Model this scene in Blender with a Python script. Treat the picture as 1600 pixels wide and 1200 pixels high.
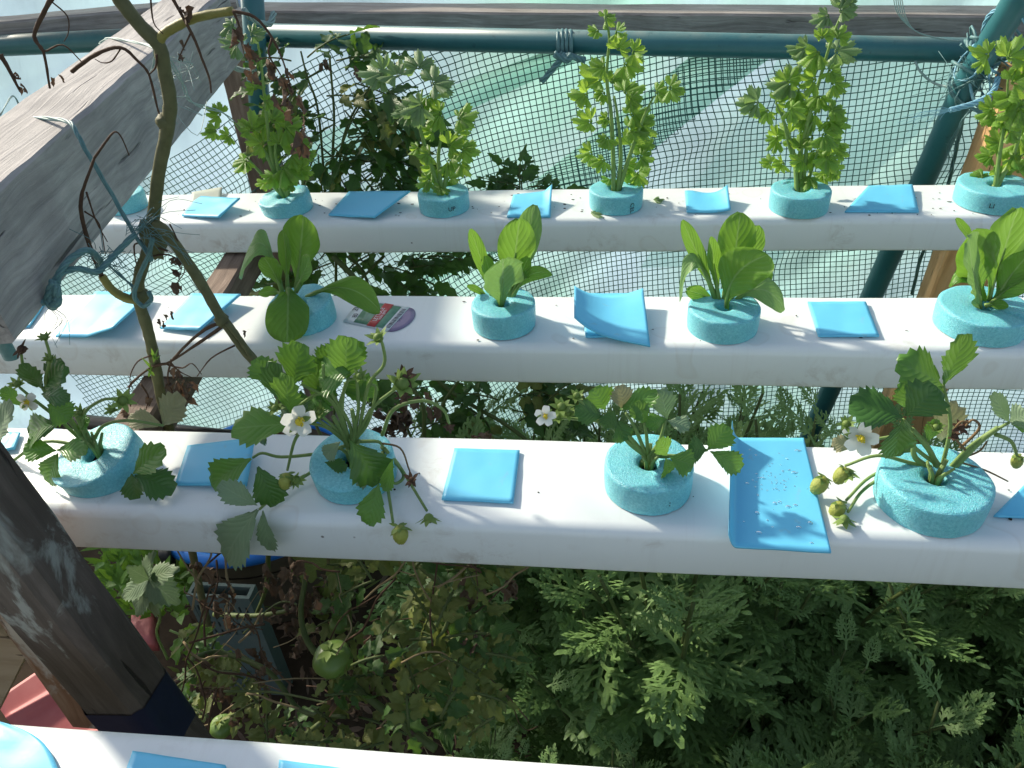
import bpy, bmesh, math, random
from mathutils import Vector as V, Matrix, noise
R = math.radians
C = bpy.context.scene.collection
sc = bpy.context.scene
for o in list(bpy.data.objects): bpy.data.objects.remove(o)
# ---------------------------------------------------------------- camera
CAMZ = 1.2
FPX = 1180.0
RX = V((.99349703, -.01619995, -.11269966))   # rows: world axes in (right, up, forward)
RY = V((.10049835, .5899939, .80112876))
RZ = V((-.05351387, .80724517, -.58778525))
cam_r = V((RX.x, RY.x, RZ.x)); cam_u = V((RX.y, RY.y, RZ.y)); cam_f = V((RX.z, RY.z, RZ.z))
CP = V((0, 0, CAMZ))
cd = bpy.data.cameras.new('camera'); cam = bpy.data.objects.new('camera', cd); C.objects.link(cam)
m = Matrix((cam_r, cam_u, -cam_f)).transposed().to_4x4(); m.translation = CP
cam.matrix_world = m
cd.sensor_width = 36; cd.lens = FPX/1600*36; cd.clip_end = 200; cd.clip_start = .02
sc.camera = cam
# ---------------------------------------------------------------- world and sun
SUN = V((-.80, .50, .56)).normalized()        # towards the sun
w = bpy.data.worlds.new("World"); sc.world = w; w.use_nodes = True
nt = w.node_tree; nt.nodes.clear()
sky = nt.nodes.new('ShaderNodeTexSky'); sky.sky_type = 'NISHITA'; sky.sun_disc = False
sky.dust_density = 2.0; sky.ozone_density = 1.0; sky.air_density = .9
sky.sun_elevation = math.asin(SUN.z); sky.sun_rotation = math.atan2(SUN.x, SUN.y)
bg = nt.nodes.new('ShaderNodeBackground'); bg.inputs[1].default_value = .13
wo = nt.nodes.new('ShaderNodeOutputWorld')
hs = nt.nodes.new('ShaderNodeHueSaturation'); hs.inputs['Saturation'].default_value = .75; nt.links.new(sky.outputs[0], hs.inputs['Color']); nt.links.new(hs.outputs[0], bg.inputs[0]); nt.links.new(bg.outputs[0], wo.inputs[0])
sl = bpy.data.lights.new('sun', 'SUN'); sl.energy = 4.2; sl.angle = R(3.0); sl.color = (1, .90, .75)
so = bpy.data.objects.new('sun', sl); C.objects.link(so)
so.rotation_euler = (-SUN).to_track_quat('-Z', 'Y').to_euler()
so.location = SUN*5
sc.view_settings.view_transform = 'Standard'; sc.view_settings.look = 'None'
sc.view_settings.exposure = 0.60; sc.view_settings.gamma = 1
sc.render.engine = 'CYCLES'
sc.cycles.max_bounces = 8; sc.cycles.transparent_max_bounces = 16
# ---------------------------------------------------------------- helpers
def ray(px, py): return cam_r*((px-800)/FPX) + cam_u*((600-py)/FPX) + cam_f
def Pz(px, py, z): d = ray(px, py); return CP + d*((z-CAMZ)/d.z)      # the point seen at a pixel, at height z
def Py(px, py, y): d = ray(px, py); return CP + d*(y/d.y)             # the same at distance y
def depth(p): return (p-CP).dot(cam_f)
def wpx(n, p): return n*depth(p)/FPX
def rnd(a, b): return random.uniform(a, b)
def rv(s): return V((rnd(-s, s), rnd(-s, s), rnd(-s, s)))

class MB:
    def __init__(s): s.v = []; s.f = []; s.uv = []; s.mi = []
    def add(s, vs, fs, uvs=None, mi=0):
        o = len(s.v); s.v += [V(p) for p in vs]
        for k, f in enumerate(fs):
            s.f.append([o+i for i in f]); s.mi.append(mi)
            s.uv.append([uvs[i] for i in f] if uvs else [(0, 0)]*len(f))
        return s
    def grid(s, fn, nu, nv, mi=0, uv=None, closed=False):
        vs = []; us = []
        for j in range(nv+1):
            for i in range(nu+1):
                vs.append(fn(i/nu, j/nv)); us.append(uv(i/nu, j/nv) if uv else (i/nu, j/nv))
        fs = [(j*(nu+1)+i, j*(nu+1)+i+1, (j+1)*(nu+1)+i+1, (j+1)*(nu+1)+i) for j in range(nv) for i in range(nu)]
        return s.add(vs, fs, us, mi)
    def slab(s, fn, nu, nv, th, mi=0, up=V((0, 0, 1))):
        n = (nu+1)*(nv+1); vs = []; us = []
        for k in (0, 1):
            for j in range(nv+1):
                for i in range(nu+1):
                    vs.append(V(fn(i/nu, j/nv)) - up*(th*k)); us.append((i/nu, j/nv))
        I = lambda i, j, k: k*n + j*(nu+1)+i
        fs = []
        for j in range(nv):
            for i in range(nu):
                fs.append((I(i,j,0), I(i+1,j,0), I(i+1,j+1,0), I(i,j+1,0)))
                fs.append((I(i,j+1,1), I(i+1,j+1,1), I(i+1,j,1), I(i,j,1)))
        for i in range(nu):
            fs.append((I(i,0,1), I(i+1,0,1), I(i+1,0,0), I(i,0,0)))
            fs.append((I(i,nv,0), I(i+1,nv,0), I(i+1,nv,1), I(i,nv,1)))
        for j in range(nv):
            fs.append((I(0,j,0), I(0,j+1,0), I(0,j+1,1), I(0,j,1)))
            fs.append((I(nu,j,1), I(nu,j+1,1), I(nu,j+1,0), I(nu,j,0)))
        return s.add(vs, fs, us, mi)
    def tube(s, pts, rad, n=8, cap=True, mi=0, jit=0):
        pts = [V(p) for p in pts]; L = len(pts)
        if not hasattr(rad, '__len__'): rad = [rad]*L
        vs = []; us = []; prev = None; acc = 0
        for k in range(L):
            t = (pts[min(k+1, L-1)] - pts[max(k-1, 0)])
            if t.length < 1e-9: t = V((0, 0, 1))
            t.normalize()
            a = prev if prev is not None else (V((0, 0, 1)) if abs(t.z) < .9 else V((1, 0, 0)))
            b = t.cross(a)
            if b.length < 1e-6: b = t.cross(V((1, .1, 0)))
            b.normalize(); a2 = b.cross(t).normalized(); prev = a2
            if k: acc += (pts[k]-pts[k-1]).length
            for q in range(n):
                an = 2*math.pi*q/n; r = rad[k]*(1+rnd(-jit, jit))
                vs.append(pts[k] + (a2*math.cos(an)+b*math.sin(an))*r); us.append((q/n, acc))
        fs = [(k*n+q, k*n+(q+1) % n, (k+1)*n+(q+1) % n, (k+1)*n+q) for k in range(L-1) for q in range(n)]
        if cap and n > 2: fs += [tuple(range(n))[::-1], tuple((L-1)*n+q for q in range(n))]
        return s.add(vs, fs, us, mi)
    def ball(s, c, r, nu=10, nv=7, mi=0, jit=0, sq=V((1, 1, 1))):
        def fn(u, v):
            a = 2*math.pi*u; b = math.pi*v
            d = V((math.cos(a)*math.sin(b), math.sin(a)*math.sin(b), math.cos(b)))
            k = 1+jit*noise.noise(d*3+c*50)
            return c + V((d.x*sq.x, d.y*sq.y, d.z*sq.z))*r*k
        return s.grid(fn, nu, nv, mi)
    def build(s, name, mat, parent=None, loc=None, smooth=True, uvscale=None, rot=None):
        me = bpy.data.meshes.new(name)
        o = bpy.data.objects.new(name, me); C.objects.link(o)
        org = V((0, 0, 0))
        if parent is not None:
            q = parent
            while q is not None: org = org + q.location; q = q.parent
            o.parent = parent
        elif loc is not None:
            org = V(loc); o.location = org
        vs = [p-org for p in s.v]
        if rot is not None:                       # mesh kept in its own axes, so that grain runs along it
            q = rot.inverted(); vs = [q @ p for p in vs]; o.rotation_mode = 'QUATERNION'; o.rotation_quaternion = rot
        me.from_pydata([tuple(p) for p in vs], [], s.f)
        ul = me.uv_layers.new(name='UVMap')
        flat = [c for f in s.uv for p in f for c in p]
        ul.data.foreach_set('uv', flat)
        for mm in (mat if isinstance(mat, (list, tuple)) else [mat]): me.materials.append(mm)
        me.polygons.foreach_set('material_index', s.mi)
        me.polygons.foreach_set('use_smooth', [smooth]*len(s.f))
        me.update()
        return o
def tag(o, label=None, cat=None, group=None, kind=None):
    if label: o['label'] = label
    if cat: o['category'] = cat
    if group: o['group'] = group
    if kind: o['kind'] = kind
    return o
def thing(name, loc, label, cat, group=None):
    o = bpy.data.objects.new(name, None); C.objects.link(o); o.location = V(loc); o.empty_display_size = .02
    return tag(o, label, cat, group)
def smoothpath(pts, n=6):
    pts = [V(p) for p in pts]; P = [pts[0]*2-pts[1]] + pts + [pts[-1]*2-pts[-2]]; out = []
    for i in range(1, len(P)-2):
        for k in range(n):
            t = k/n; a, b, c, d = P[i-1], P[i], P[i+1], P[i+2]
            out.append(.5*((2*b)+(c-a)*t+(2*a-5*b+4*c-d)*t*t+(3*b-a-3*c+d)*t**3))
    out.append(pts[-1]); return out
def lerp(a, b, t): return a+(b-a)*t
def sstep(a, b, x):
    t = max(0, min(1, (x-a)/(b-a))); return t*t*(3-2*t)
# ---------------------------------------------------------------- materials
class NT:
    def __init__(s, name):
        s.m = bpy.data.materials.new(name); s.m.use_nodes = True; s.t = s.m.node_tree; s.t.nodes.clear()
        s.out = s.n('ShaderNodeOutputMaterial')
    def n(s, k, **kw):
        x = s.t.nodes.new(k)
        for a, b in kw.items():
            if a.startswith('i_'):
                key = a[2:]; key = int(key) if key.isdigit() else key.replace('_', ' ')
                x.inputs[key].default_value = b
            else: setattr(x, a, b)
        return x
    def l(s, a, b): s.t.links.new(a, b)
    def tc(s, which='Object', scale=(1, 1, 1)):
        t = s.n('ShaderNodeTexCoord'); mp = s.n('ShaderNodeMapping'); mp.inputs['Scale'].default_value = scale
        s.l(t.outputs[which], mp.inputs[0]); return mp.outputs[0]
    def noise(s, co, scale, detail=4, rough=.55, dist=0):
        x = s.n('ShaderNodeTexNoise'); x.inputs['Scale'].default_value = scale; x.inputs['Detail'].default_value = detail
        x.inputs['Roughness'].default_value = rough; x.inputs['Distortion'].default_value = dist
        s.l(co, x.inputs['Vector']); return x.outputs['Fac']
    def ramp(s, f, stops, interp='LINEAR'):
        x = s.n('ShaderNodeValToRGB'); x.color_ramp.interpolation = interp
        while len(x.color_ramp.elements) < len(stops): x.color_ramp.elements.new(.5)
        for e, (p, c) in zip(x.color_ramp.elements, stops):
            e.position = p; e.color = (c, c, c, 1) if not hasattr(c, '__len__') else (*c, 1)
        s.l(f, x.inputs[0]); return x.outputs[0]
    def mix(s, f, a, b, mode='MIX'):
        x = s.n('ShaderNodeMix', data_type='RGBA', blend_type=mode)
        for v, k in ((f, 0), (a, 6), (b, 7)):
            if isinstance(v, (int, float)): x.inputs[k].default_value = v if k == 0 else (v, v, v, 1)
            elif isinstance(v, tuple): x.inputs[k].default_value = (*v, 1)
            else: s.l(v, x.inputs[k])
        return x.outputs[2]
    def math(s, op, a, b=0, c=0):
        x = s.n('ShaderNodeMath', operation=op)
        for k, v in enumerate((a, b, c)):
            if isinstance(v, (int, float)): x.inputs[k].default_value = v
            else: s.l(v, x.inputs[k])
        return x.outputs[0]
    def bump(s, h, strength=.3, dist=.001):
        x = s.n('ShaderNodeBump'); x.inputs['Strength'].default_value = strength; x.inputs['Distance'].default_value = dist
        s.l(h, x.inputs['Height']); return x.outputs[0]
    def pbr(s, col, rough=.5, nrm=None, spec=.5, **kw):
        p = s.n('ShaderNodeBsdfPrincipled')
        if isinstance(col, tuple): p.inputs['Base Color'].default_value = (*col, 1)
        else: s.l(col, p.inputs['Base Color'])
        if isinstance(rough, (int, float)): p.inputs['Roughness'].default_value = rough
        else: s.l(rough, p.inputs['Roughness'])
        p.inputs['Specular IOR Level'].default_value = spec
        if nrm is not None: s.l(nrm, p.inputs['Normal'])
        for k, v in kw.items(): p.inputs[k.replace('_', ' ')].default_value = v
        return p
    def done(s, sh): s.l(sh.outputs[0] if hasattr(sh, 'outputs') else sh, s.out.inputs[0]); return s.m
    def mixsh(s, f, a, b):
        x = s.n('ShaderNodeMixShader')
        if isinstance(f, (int, float)): x.inputs[0].default_value = f
        else: s.l(f, x.inputs[0])
        s.l(a.outputs[0], x.inputs[1]); s.l(b.outputs[0], x.inputs[2]); return x

def m_pvc():
    t = NT('white_pvc'); co = t.tc()
    big = t.noise(co, 9, 5, .6); spots = t.noise(co, 55, 6, .7, .6)
    msk = t.math('MULTIPLY', t.ramp(big, [(.55, 0.), (.67, 1.)]), t.ramp(spots, [(.48, 0.), (.64, 1.)]))
    base = t.mix(t.noise(co, 3, 3), (.765, .82, .80), (.71, .77, .755))
    c = t.mix(t.math('MULTIPLY', msk, .45), base, (.30, .24, .17))
    vor = t.n('ShaderNodeTexVoronoi'); vor.inputs['Scale'].default_value = 46; t.l(co, vor.inputs['Vector'])
    keep = t.ramp(t.noise(co, 11, 2), [(.58, 0.), (.62, 1.)])
    sp = t.math('MULTIPLY', t.ramp(vor.outputs['Distance'], [(.035, 1.), (.07, 0.)]), keep)
    c = t.mix(t.math('MULTIPLY', sp, .85), c, (.06, .05, .04))
    ring = t.ramp(t.noise(co, 20, 1, .3), [(.66, 0.), (.68, .4), (.71, .1)])
    c = t.mix(t.math('MULTIPLY', ring, .5), c, (.50, .46, .38))
    streak = t.noise(t.tc(scale=(90, 6, 5)), 1, 4, .7)
    c = t.mix(t.math('MULTIPLY', t.ramp(streak, [(.55, 0.), (.8, 1.)]), .14), c, (.42, .39, .33))
    return t.done(t.pbr(c, t.ramp(spots, [(.3, .30), (.8, .55)]), t.bump(t.noise(co, 14, 2), .06), Coat_Weight=.1, Coat_Roughness=.25))
def m_foam():
    t = NT('turquoise_foam'); co = t.tc()
    f = t.noise(co, 520, 4, .8); g = t.noise(co, 60, 3)
    vor = t.n('ShaderNodeTexVoronoi'); vor.inputs['Scale'].default_value = 1100; t.l(co, vor.inputs['Vector'])
    c = t.mix(t.ramp(f, [(.38, 0.), (.64, 1.)]), (.12, .46, .52), (.25, .66, .71))
    c = t.mix(t.ramp(g, [(.35, 0.), (.75, .35)]), c, (.10, .46, .55))
    h = t.math('ADD', vor.outputs['Distance'], t.math('MULTIPLY', g, .6))
    return t.done(t.pbr(c, .42, t.bump(h, .6, .0006), .5, Subsurface_Weight=.25, Subsurface_Scale=.004))
def m_sheet(name, a, b, rough=.42):
    t = NT(name); co = t.tc()
    g = t.noise(co, 25, 4); d = t.noise(co, 90, 3)
    c = t.mix(g, a, b)
    c = t.mix(t.math('MULTIPLY', t.ramp(d, [(.66, 0.), (.72, 1.)]), .15), c, (.35, .33, .25))
    return t.done(t.pbr(c, t.ramp(g, [(.3, rough-.08), (.7, rough+.12)]), t.bump(t.math('ADD', t.math('MULTIPLY', d, .3), g), .2, .001)))
def m_wood(name, dark, mid, light, along=4, across=60, rough=.75, patch=None, pth=.58, knots=True):
    t = NT(name); tco = t.n('ShaderNodeTexCoord').outputs['Object']
    mp = t.n('ShaderNodeMapping'); mp.inputs['Scale'].default_value = (along, across, across); 
    wr = t.n('ShaderNodeTexNoise'); wr.inputs['Scale'].default_value = 6; t.l(tco, wr.inputs['Vector'])
    add = t.n('ShaderNodeVectorMath', operation='MULTIPLY_ADD'); t.l(wr.outputs['Color'], add.inputs[0]); add.inputs[1].default_value = (.0, .035, .035); t.l(tco, add.inputs[2])
    t.l(add.outputs[0], mp.inputs[0])
    g = t.noise(mp.outputs[0], 1.6, 7, .65, .4)
    big = t.noise(tco, 14, 4, .6)
    c = t.ramp(g, [(.25, dark), (.5, mid), (.75, light)])
    c = t.mix(t.ramp(big, [(.35, .0), (.7, .55)]), c, dark)
    cr = t.n('ShaderNodeMapping'); cr.inputs['Scale'].default_value = (3, 130, 130); t.l(add.outputs[0], cr.inputs[0])
    crack = t.ramp(t.noise(cr.outputs[0], 1, 3, .5), [(.66, 0.), (.72, 1.)])
    c = t.mix(t.math('MULTIPLY', crack, .85), c, tuple(x*.3 for x in dark))
    if patch:
        pm = t.n('ShaderNodeMapping'); pm.inputs['Scale'].default_value = (10, 26, 26); t.l(tco, pm.inputs[0])
        p = t.noise(pm.outputs[0], 1, 6, .62, .8)
        c = t.mix(t.ramp(p, [(pth, 0.), (pth+.07, .85)]), c, patch)
    h = t.math('SUBTRACT', g, t.math('MULTIPLY', crack, 1.0))
    return t.done(t.pbr(c, rough, t.bump(h, .8, .002), .3))
def m_pipe(name, a, b, dust=(.25, .27, .22), damt=.5):
    t = NT(name); co = t.tc(); g = t.noise(co, 40, 5, .65)
    c = t.mix(g, a, b)
    geo = t.n('ShaderNodeNewGeometry'); sx = t.n('ShaderNodeSeparateXYZ'); t.l(geo.outputs['Normal'], sx.inputs[0])
    up = t.math('MULTIPLY', t.ramp(sx.outputs['Z'], [(.45, 0.), (.95, 1.)]), t.ramp(t.noise(co, 18, 5, .7), [(.35, .1), (.7, 1.)]))
    c = t.mix(t.math('MULTIPLY', up, damt), c, dust)
    c = t.mix(t.math('MULTIPLY', t.ramp(t.noise(co, 70, 4, .7), [(.62, 0.), (.7, 1.)]), .4), c, tuple(x*.4 for x in a))
    return t.done(t.pbr(c, .38, t.bump(g, .1), .5))
def m_leaf(name, a, b, trans, veinc, tw=.38, rough=.42, veins=16, vs=.35, back=None, spots=None):
    t = NT(name)
    uv = t.n('ShaderNodeTexCoord').outputs['UV']; s = t.n('ShaderNodeSeparateXYZ'); t.l(uv, s.inputs[0])
    co = t.tc()
    u = t.math('ABSOLUTE', t.math('SUBTRACT', s.outputs[0], .5))
    mid = t.ramp(u, [(.0, 1.), (.035, .0)])
    ph = t.math('SUBTRACT', s.outputs[1], t.math('MULTIPLY', u, .75))
    wv = t.math('SINE', t.math('MULTIPLY', ph, veins*3.1416))
    sv = t.ramp(t.math('ABSOLUTE', wv), [(.0, 1.), (.22, 0.)])
    ri = t.n('ShaderNodeObjectInfo').outputs['Random']
    g = t.noise(co, 70, 4, .6)
    c = t.mix(t.math('MULTIPLY_ADD', g, .8, t.math('MULTIPLY', ri, .35)), a, b)
    vein = t.math('MAXIMUM', mid, t.math('MULTIPLY', sv, vs))
    c = t.mix(t.math('MULTIPLY', vein, .6), c, veinc)
    if spots: c = t.mix(t.ramp(t.noise(co, 120, 3, .6), [(.62, 0.), (.72, .8)]), c, spots)
    if back:
        geo = t.n('ShaderNodeNewGeometry'); c = t.mix(geo.outputs['Backfacing'], c, back)
    h = t.math('ADD', t.math('MULTIPLY', t.math('ABSOLUTE', wv), .6), t.math('MULTIPLY', g, .9))
    nr = t.bump(h, .40, .0010)
    p = t.pbr(c, rough, nr, .45)
    tr = t.n('ShaderNodeBsdfTranslucent'); t.l(t.mix(t.math('MULTIPLY', vein, .5), trans, veinc), tr.inputs[0]); t.l(nr, tr.inputs['Normal'])
    return t.done(t.mixsh(tw, p, tr))
def m_plain(name, a, b, rough=.6, scale=60, bumpk=.3, spec=.4, trans=None):
    t = NT(name); co = t.tc(); g = t.noise(co, scale, 4, .6)
    p = t.pbr(t.mix(g, a, b), rough, t.bump(g, bumpk, .001), spec)
    if trans:
        tr = t.n('ShaderNodeBsdfTranslucent'); tr.inputs[0].default_value = (*b, 1)
        return t.done(t.mixsh(trans, p, tr))
    return t.done(p)
def m_film():
    t = NT('milky_plastic_film'); co = t.tc()
    big = t.noise(co, 1.6, 3, .5, .8); cr = t.noise(t.tc(scale=(1, 1, .6)), 16, 5, .6, .8); dirt = t.noise(co, 5, 6, .75)
    c = t.ramp(big, [(.36, (.42, .78, .70)), (.46, (.50, .77, .79)), (.58, (.50, .71, .85))])
    c = t.mix(t.math('MULTIPLY', t.ramp(dirt, [(.62, 0.), (.74, 1.)]), .35), c, (.36, .32, .17))
    nr = t.bump(t.math('ADD', cr, t.math('MULTIPLY', t.noise(co, 6, 3, .5, 1.0), 2)), .22, .008)
    p = t.pbr(c, .3, nr, .5)
    tr = t.n('ShaderNodeBsdfTranslucent'); t.l(c, tr.inputs[0]); t.l(nr, tr.inputs['Normal'])
    tp = t.n('ShaderNodeBsdfTransparent'); tp.inputs[0].default_value = (.9, .95, .97, 1)
    a = t.mixsh(.75, p, tr)
    return t.done(t.mixsh(t.ramp(cr, [(.3, .12), (.8, .22)]), a, tp))
M = {}
M['pvc'] = m_pvc(); M['foam'] = m_foam()
M['sheet'] = m_sheet('blue_foam_sheet', (.12, .53, .78), (.15, .58, .81))
M['wood_grey'] = m_wood('weathered_grey_wood', (.20, .195, .19), (.40, .385, .36), (.58, .555, .52), 3, 90)
M['wood_back'] = m_wood('weathered_back_wood', (.15, .13, .11), (.33, .30, .265), (.50, .46, .41), 2.5, 130)
M['wood_dark'] = m_wood('old_brown_post_wood', (.045, .035, .028), (.09, .073, .060), (.16, .13, .11), 5, 50, patch=(.25, .265, .24), pth=.575)
M['wood_raw'] = m_wood('raw_orange_pine', (.48, .27, .11), (.68, .42, .19), (.78, .53, .28), 3, 50, .6)
M['wood_brown'] = m_wood('brown_timber', (.09, .065, .048), (.22, .16, .12), (.34, .27, .21), 3, 60)
M['ply'] = m_wood('pale_plywood', (.30, .21, .12), (.42, .31, .19), (.50, .38, .25), 2, 40, .7)
M['wood_peel_sunlit'] = m_wood('peeling_sunlit_board_wood', (.12, .05, .025), (.25, .13, .07), (.36, .24, .16), 4, 50, patch=(.50, .46, .40), pth=.50)  # pale patches: peeled paint, and sunlight on the plank put into the colour
M['pipe'] = m_pipe('green_pvc_pipe', (.022, .115, .13), (.038, .165, .18))
M['pipe_dusty'] = m_pipe('dusty_green_pipe', (.03, .11, .11), (.06, .17, .16), (.30, .27, .18), .9)
M['hose'] = m_pipe('black_hose', (.01, .01, .012), (.02, .02, .022), (.10, .09, .08), .5)
M['net'] = m_plain('dark_green_net', (.006, .09, .075), (.02, .15, .12), .5, 90, .1)
M['film'] = m_film()
M['film2'] = m_plain('cream_plastic_sheet', (.48, .70, .80), (.66, .80, .80), .3, 9, .2, .5, .7)
M['greensheet'] = m_plain('pale_green_shade_cloth', (.50, .76, .66), (.60, .84, .74), .6, 30, .3, .4, .75)
M['soil'] = m_plain('dark_soil', (.018, .012, .008), (.06, .042, .028), .95, 45, 1.0, .1)
M['twine'] = m_plain('teal_twine', (.05, .15, .155), (.16, .29, .29), .5, 200, .5)
M['twine_pale'] = m_plain('pale_twine', (.16, .27, .25), (.36, .46, .42), .5, 200, .5)
M['twine_blue'] = m_plain('blue_twine', (.10, .32, .45), (.30, .52, .62), .5, 200, .5)
M['tape'] = m_plain('navy_tape', (.006, .010, .03), (.012, .018, .05), .45, 60, .3)
M['black'] = m_plain('black_plastic_and_hole_shade', (.008, .008, .008), (.02, .018, .015), .6, 60, .5)  # plastic of the tub handle; also paints the shade in collar holes
M['tub_blue'] = m_plain('blue_tub_plastic', (.02, .16, .55), (.03, .22, .68), .35, 20, .1)
M['tub_wall'] = m_plain('muddy_tub_wall', (.07, .055, .035), (.17, .14, .09), .7, 30, .3)
M['crate'] = m_plain('dirty_teal_crate', (.04, .085, .085), (.12, .14, .12), .7, 30, .3)
M['red'] = m_plain('faded_red_metal', (.38, .075, .07), (.50, .16, .15), .55, 26, .3)
M['ink'] = m_plain('black_ink', (.01, .01, .012), (.02, .02, .02), .6, 60, .1)
# ================================================================ setting
random.seed(3)
mb = MB(); mb.grid(lambda u, v: V((lerp(-4, 4, u), lerp(-2, 6, v), .012*noise.noise(V((u*60, v*60, 0)))+.006*noise.noise(V((u*240, v*240, 4))))), 200, 200)
tag(mb.build('ground', M['soil']), kind='structure')
mb = MB(); mb.add([(-60, -60, -.02), (60, -60, -.02), (60, 80, -.02), (-60, 80, -.02)], [(0, 1, 2, 3)])
tag(mb.build('outer_ground', m_plain('grassy_ground', (.04, .07, .02), (.10, .12, .05), .9, 3, .5)), kind='structure')

def timber(name, p0, p1, w, h, mat, parent=None, up=V((0, 0, 1)), ch=.003, seg=24, wob=.0012, label=None, cat=None, group=None, kind=None):
    """sawn timber from p0 to p1 (centre line), w across, h along `up`"""
    p0 = V(p0); p1 = V(p1); x = (p1-p0); L = x.length; x.normalize()
    y = up.cross(x).normalized(); z = x.cross(y).normalized()
    rot = Matrix((x, y, z)).transposed().to_quaternion()
    prof = [(-w/2+ch, -h/2), (w/2-ch, -h/2), (w/2, -h/2+ch), (w/2, h/2-ch), (w/2-ch, h/2), (-w/2+ch, h/2), (-w/2, h/2-ch), (-w/2, -h/2+ch)]
    vs = []; k = rnd(0, 50)
    for i in range(seg+1):
        for q, (a, b) in enumerate(prof):
            j = wob*noise.noise(V((i*.7, q*1.3, k))); vs.append(p0+x*(L*i/seg)+y*(a+j)+z*(b+j))
    n = 8; fs = [(i*n+(q+1) % n, i*n+q, (i+1)*n+q, (i+1)*n+(q+1) % n) for i in range(seg) for q in range(n)]
    fs += [tuple(range(n)), tuple(seg*n+q for q in range(n))[::-1]]
    mb = MB(); mb.add(vs, fs)
    o = mb.build(name, mat, parent, p0 if parent is None else None, smooth=False, rot=rot)
    return tag(o, label, cat, group, kind)

# white channels (gullies), one closed rounded profile each
TOP = .82
def channel(yb, yf, x0, x1, label, name='hydroponic_channel'):
    h = .0425; r = .009; y0, y1 = yf-.002, yb+.002
    prof = []
    for cx, cz, a0 in ((y1-r, TOP-r, 0), (y0+r, TOP-r, 90), (y0+r*.4, TOP-h+r*.4, 180), (y1-r*.4, TOP-h+r*.4, 270)):
        rr = r if cz > TOP-r*1.5 else r*.4
        for k in range(6):
            a = R(a0+90*k/5); prof.append((cx+rr*math.cos(a), cz+rr*math.sin(a)))
    n = len(prof); seg = 60; vs = []
    for i in range(seg+1):
        x = lerp(x0, x1, i/seg)
        sag = .0004*math.sin(i*.6+yb*9)
        vs += [V((x, a, b+sag)) for a, b in prof]
    fs = [(i*n+q, i*n+(q+1) % n, (i+1)*n+(q+1) % n, (i+1)*n+q) for i in range(seg) for q in range(n)]
    fs += [tuple(range(n))[::-1], tuple(seg*n+q for q in range(n))]
    mb = MB(); mb.add(vs, fs)
    o = mb.build(name, M['pvc'], None, (x0, (y0+y1)/2, TOP))
    return tag(o, label, 'planting channel', 'white planting channels')
channel(.956, .855, -1.15, .95, 'white planting channel at the back holding the row of celery plants')
channel(.673, .579, -.95, .85, 'white planting channel second from the back, holding the lettuces')
channel(.448, .356, -.75, .72, 'white planting channel holding the strawberry plants')
channel(.196, .098, -.60, .60, 'white planting channel nearest the camera along the bottom edge', )

# big grey beam top left
B0 = V((-.410, .46, 1.024)); B1 = V((-.495, 1.07, 1.056)); bd = (B1-B0).normalized()
side = bd.cross(V((0, 0, 1))).normalized()         # to the right of the beam
a = B0 - bd*.06; b = B1
cen = lambda p: p - side*.037 - V((0, 0, .044))
timber('wooden_beam', cen(a), cen(b), .074, .088, M['wood_grey'], label='thick weathered grey beam running from the left edge to the back corner', cat='beam')
# dark post bottom left with tape
root = thing('wooden_post', (-.306, .275, 0), 'dark brown wooden post with peeling paint at the lower left', 'post')
timber('shaft', (-.262, .28, 0), (-.384, .28, 1.16), .047, .042, M['wood_dark'], root, up=V((0, 1, 0)), ch=.006, wob=.0015)
mb = MB()
def tapefn(u, v):
    a_, b_, c_ = .0243, .0218, .0065
    prof = [(-a_+c_, -b_), (a_-c_, -b_), (a_, -b_+c_), (a_, b_-c_), (a_-c_, b_), (-a_+c_, b_), (-a_, b_-c_), (-a_, -b_+c_), (-a_+c_, -b_)]
    k = u*8; i = min(7, int(k)); f = k-i
    x = lerp(prof[i][0], prof[i+1][0], f); y = lerp(prof[i][1], prof[i+1][1], f)
    z = .66+.055*v
    return V((-.262-.105*z+x+.0008*noise.noise(V((u*20, v*9, 1))), .28+y, z+.004*math.sin(u*9)))
mb.grid(tapefn, 32, 6); mb.build('tape_wrap', M['tape'], root)
# boards beside the post
timber('peeling_sunlit_board', Py(-60, 780, .31), Py(70, 985, .31)+V((0, 0, -.12)), .05, .02, M['wood_peel_sunlit'], up=V((0, 1, 0)), label='peeling board with rusty stains and painted-in sunlight left of the dark post', cat='board')
PB = [Py(-140, 860, .37), Py(56, 1000, .37), Py(2, 1106, .37), Py(-140, 1220, .37)]
mb = MB(); mb.slab(lambda u, v: lerp(lerp(PB[0], PB[1], u), lerp(PB[3], PB[2], u), v), 8, 8, .012, up=V((0, 1, 0)))
tag(mb.build('plywood_board', M['ply'], None, (-.55, .40, .3), smooth=False), 'pale plywood board at the left edge behind the dark post', 'board')
# support rails
timber('support_rail', (-.425, .40, TOP-.0445-.0225), (-.505, 1.14, TOP-.0445-.0225), .036, .042, M['wood_brown'], label='brown timber rail crossing beneath the channels on the left', cat='rail')
pa_ = Py(1400, 610, 1.03); pb_ = Py(1569, 152, 1.03); pd_ = (pb_-pa_).normalized(); po_ = V((.04, .022, 0))
timber('pine_post', pa_-pd_*(pa_.z/pd_.z)+po_, pb_+pd_*.03+po_, .08, .044, M['wood_raw'], up=V((0, 1, 0)), label='raw orange pine post behind the channels at the right', cat='post')
timber('corner_post', (-.565, 1.19, 0), (-.565, 1.20, .975), .05, .045, M['wood_brown'], up=V((0, 1, 0)), label='brown corner post behind the celery, below the grey beams', cat='post')
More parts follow.
